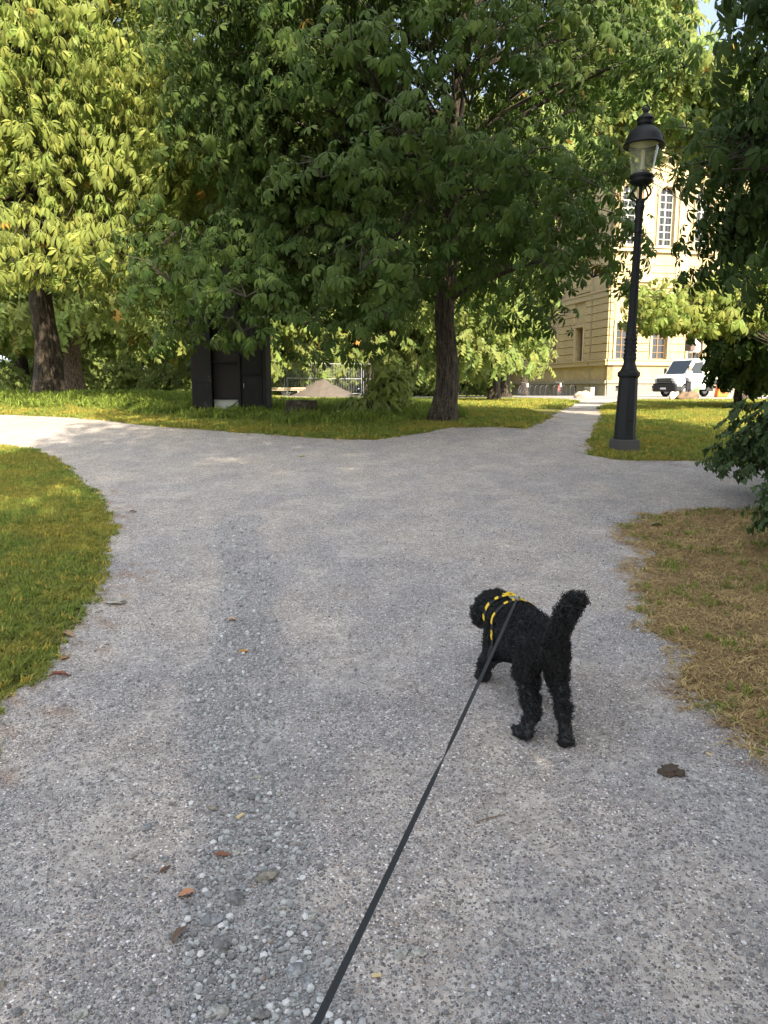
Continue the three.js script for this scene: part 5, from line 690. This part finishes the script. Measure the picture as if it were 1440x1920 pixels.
  // fallen leaves: a single leaflet, curled
  const dead = (seed, wide) => { const rr = rng(seed), g = new THREE.PlaneGeometry(1, wide, 10, 4), p = g.attributes.position; for (let i = 0; i < p.count; i++) { const t = p.getX(i) + 0.5, w = Math.sin(Math.PI * Math.pow(t, 0.8)) + 0.02, y = p.getY(i) * w; p.setXYZ(i, p.getX(i), 0.16 * Math.abs(y) / wide * 2 + 0.14 * Math.sin(t * 3 + seed) * 0.6 + 0.05 * n2(t * 4 + seed, y * 6), y * (1 - 0.15 * Math.abs(y))); } g.computeVertexNormals(); g.translate(0, 0.06, 0); return g; };
  const leafAt = (x, z, s, tint, label, seed, turn, wide = 0.42) => { const l = tag(mesh('fallen_leaf', dead(seed, wide), mat(...tint, 0.8)), label, 'leaf', 'dry leaves on the ground'); l.position.set(x, ground(x, z) + 0.008, z); l.scale.setScalar(s); l.rotation.y = turn; };
  leafAt(-0.832, -3.95, 0.055, [0.5, 0.32, 0.22], 'pale pinkish brown leaf on the loose stones left of the middle', 1, 0.4, 0.7);
  leafAt(-0.689, -3.521, 0.06, [0.55, 0.28, 0.04], 'yellow orange leaf curled on the loose stones', 2, 0.5);
  leafAt(-0.481, -2.031, 0.055, [0.22, 0.1, 0.06], 'reddish brown leaf beside a white stone', 3, 0.05);
  leafAt(-0.635, -1.971, 0.042, [0.2, 0.11, 0.07], 'thin brown leaf sliver left of the loose stones', 4, 0.9, 0.25);
  leafAt(-0.547, -1.869, 0.05, [0.42, 0.2, 0.11], 'crumpled orange brown leaf near the bottom left', 5, 0.2, 0.6);
  leafAt(-0.526, -1.723, 0.062, [0.16, 0.11, 0.08], 'dark brown leaf lowest of the leaves on the gravel', 6, 1.1, 0.35);
  leafAt(-1.478, -3.241, 0.1, [0.26, 0.11, 0.07], 'long red brown leaf at the edge of the left lawn', 7, 0.35, 0.25);
  leafAt(-1.644, -3.731, 0.09, [0.3, 0.2, 0.11], 'broad tan leaf lying on the edge of the left lawn', 8, -0.3, 0.55);
  leafAt(-1.542, -3.445, 0.055, [0.34, 0.17, 0.1], 'small reddish leaf between two leaves at the left lawn edge', 9, 1.0, 0.5);
  leafAt(-1.081, -9.882, 0.075, [0.6, 0.42, 0.08], 'yellow leaf far out on the gravel junction', 10, 0.2, 0.5);
  leafAt(1.466, -2.863, 0.075, [0.32, 0.2, 0.1], 'brown leaf at the lower end of the dry grass', 11, 0.5);
  leafAt(2.5, -4.4, 0.07, [0.25, 0.09, 0.05], 'red brown leaf in the middle of the dry grass', 12, 1.4);
  leafAt(2.25, -6.05, 0.13, [0.2, 0.2, 0.09], 'curled olive leaf at the top corner of the dry grass', 13, 0.2, 0.4);
  leafAt(-2.244, -6.593, 0.07, [0.2, 0.12, 0.07], 'brown leaf at the upper tip of the left lawn', 14, 0.7);
  const chip = (x, z, s, turn, label) => { const l = tag(mesh('wood_chip', box(1, 0.18, 0.45, 0, 0.09, 0, 0.05), mat(0.6, 0.46, 0.25, 0.8)), label, 'wood chip', 'pale wood chips on the gravel'); l.position.set(x, ground(x, z) + 0.006, z); l.scale.setScalar(s); l.rotation.y = turn; };
  chip(-0.464, -2.222, 0.03, 1.0, 'pale wood chip among the loose stones'); chip(-0.018, -1.601, 0.024, 0.1, 'pale wood chip at the bottom beside the lead'); chip(1.209, -2.591, 0.024, 1.9, 'pale wood chip near the dry grass');
  const tw = tag(mesh('twig', tube([V(-0.05, 0.004, 0.02), V(-0.01, 0.007, 0.004), V(0.05, 0.004, -0.022)], [0.0016, 0.0022, 0.0014], 6), mat(0.2, 0.13, 0.08, 0.9)), 'thin brown twig on the gravel right of the lead', 'twig'); tw.position.set(0.343, ground(0.343, -2.206) + 0.006, -2.206);
  const cd = thing('dirt_clod', 'dark brown crumbled clod of earth right of the dog', 'clod', [1.02, ground(1.02, -2.472) + 0.008, -2.472]), cm = mat(0.07, 0.05, 0.035, 0.95); for (const [x, z, s, k] of [[0, 0, 0.03, 1], [0.025, 0.012, 0.02, 2], [-0.025, 0.008, 0.022, 3], [0.008, -0.02, 0.018, 4], [-0.012, 0.024, 0.014, 5]]) { const m = mesh('lump', rock(s, 1, 0.55, 0.9, 70 + k, 3, 0.4), cm, cd); m.position.set(x, s * 0.3, z); }
}
renderer.render(scene, camera);
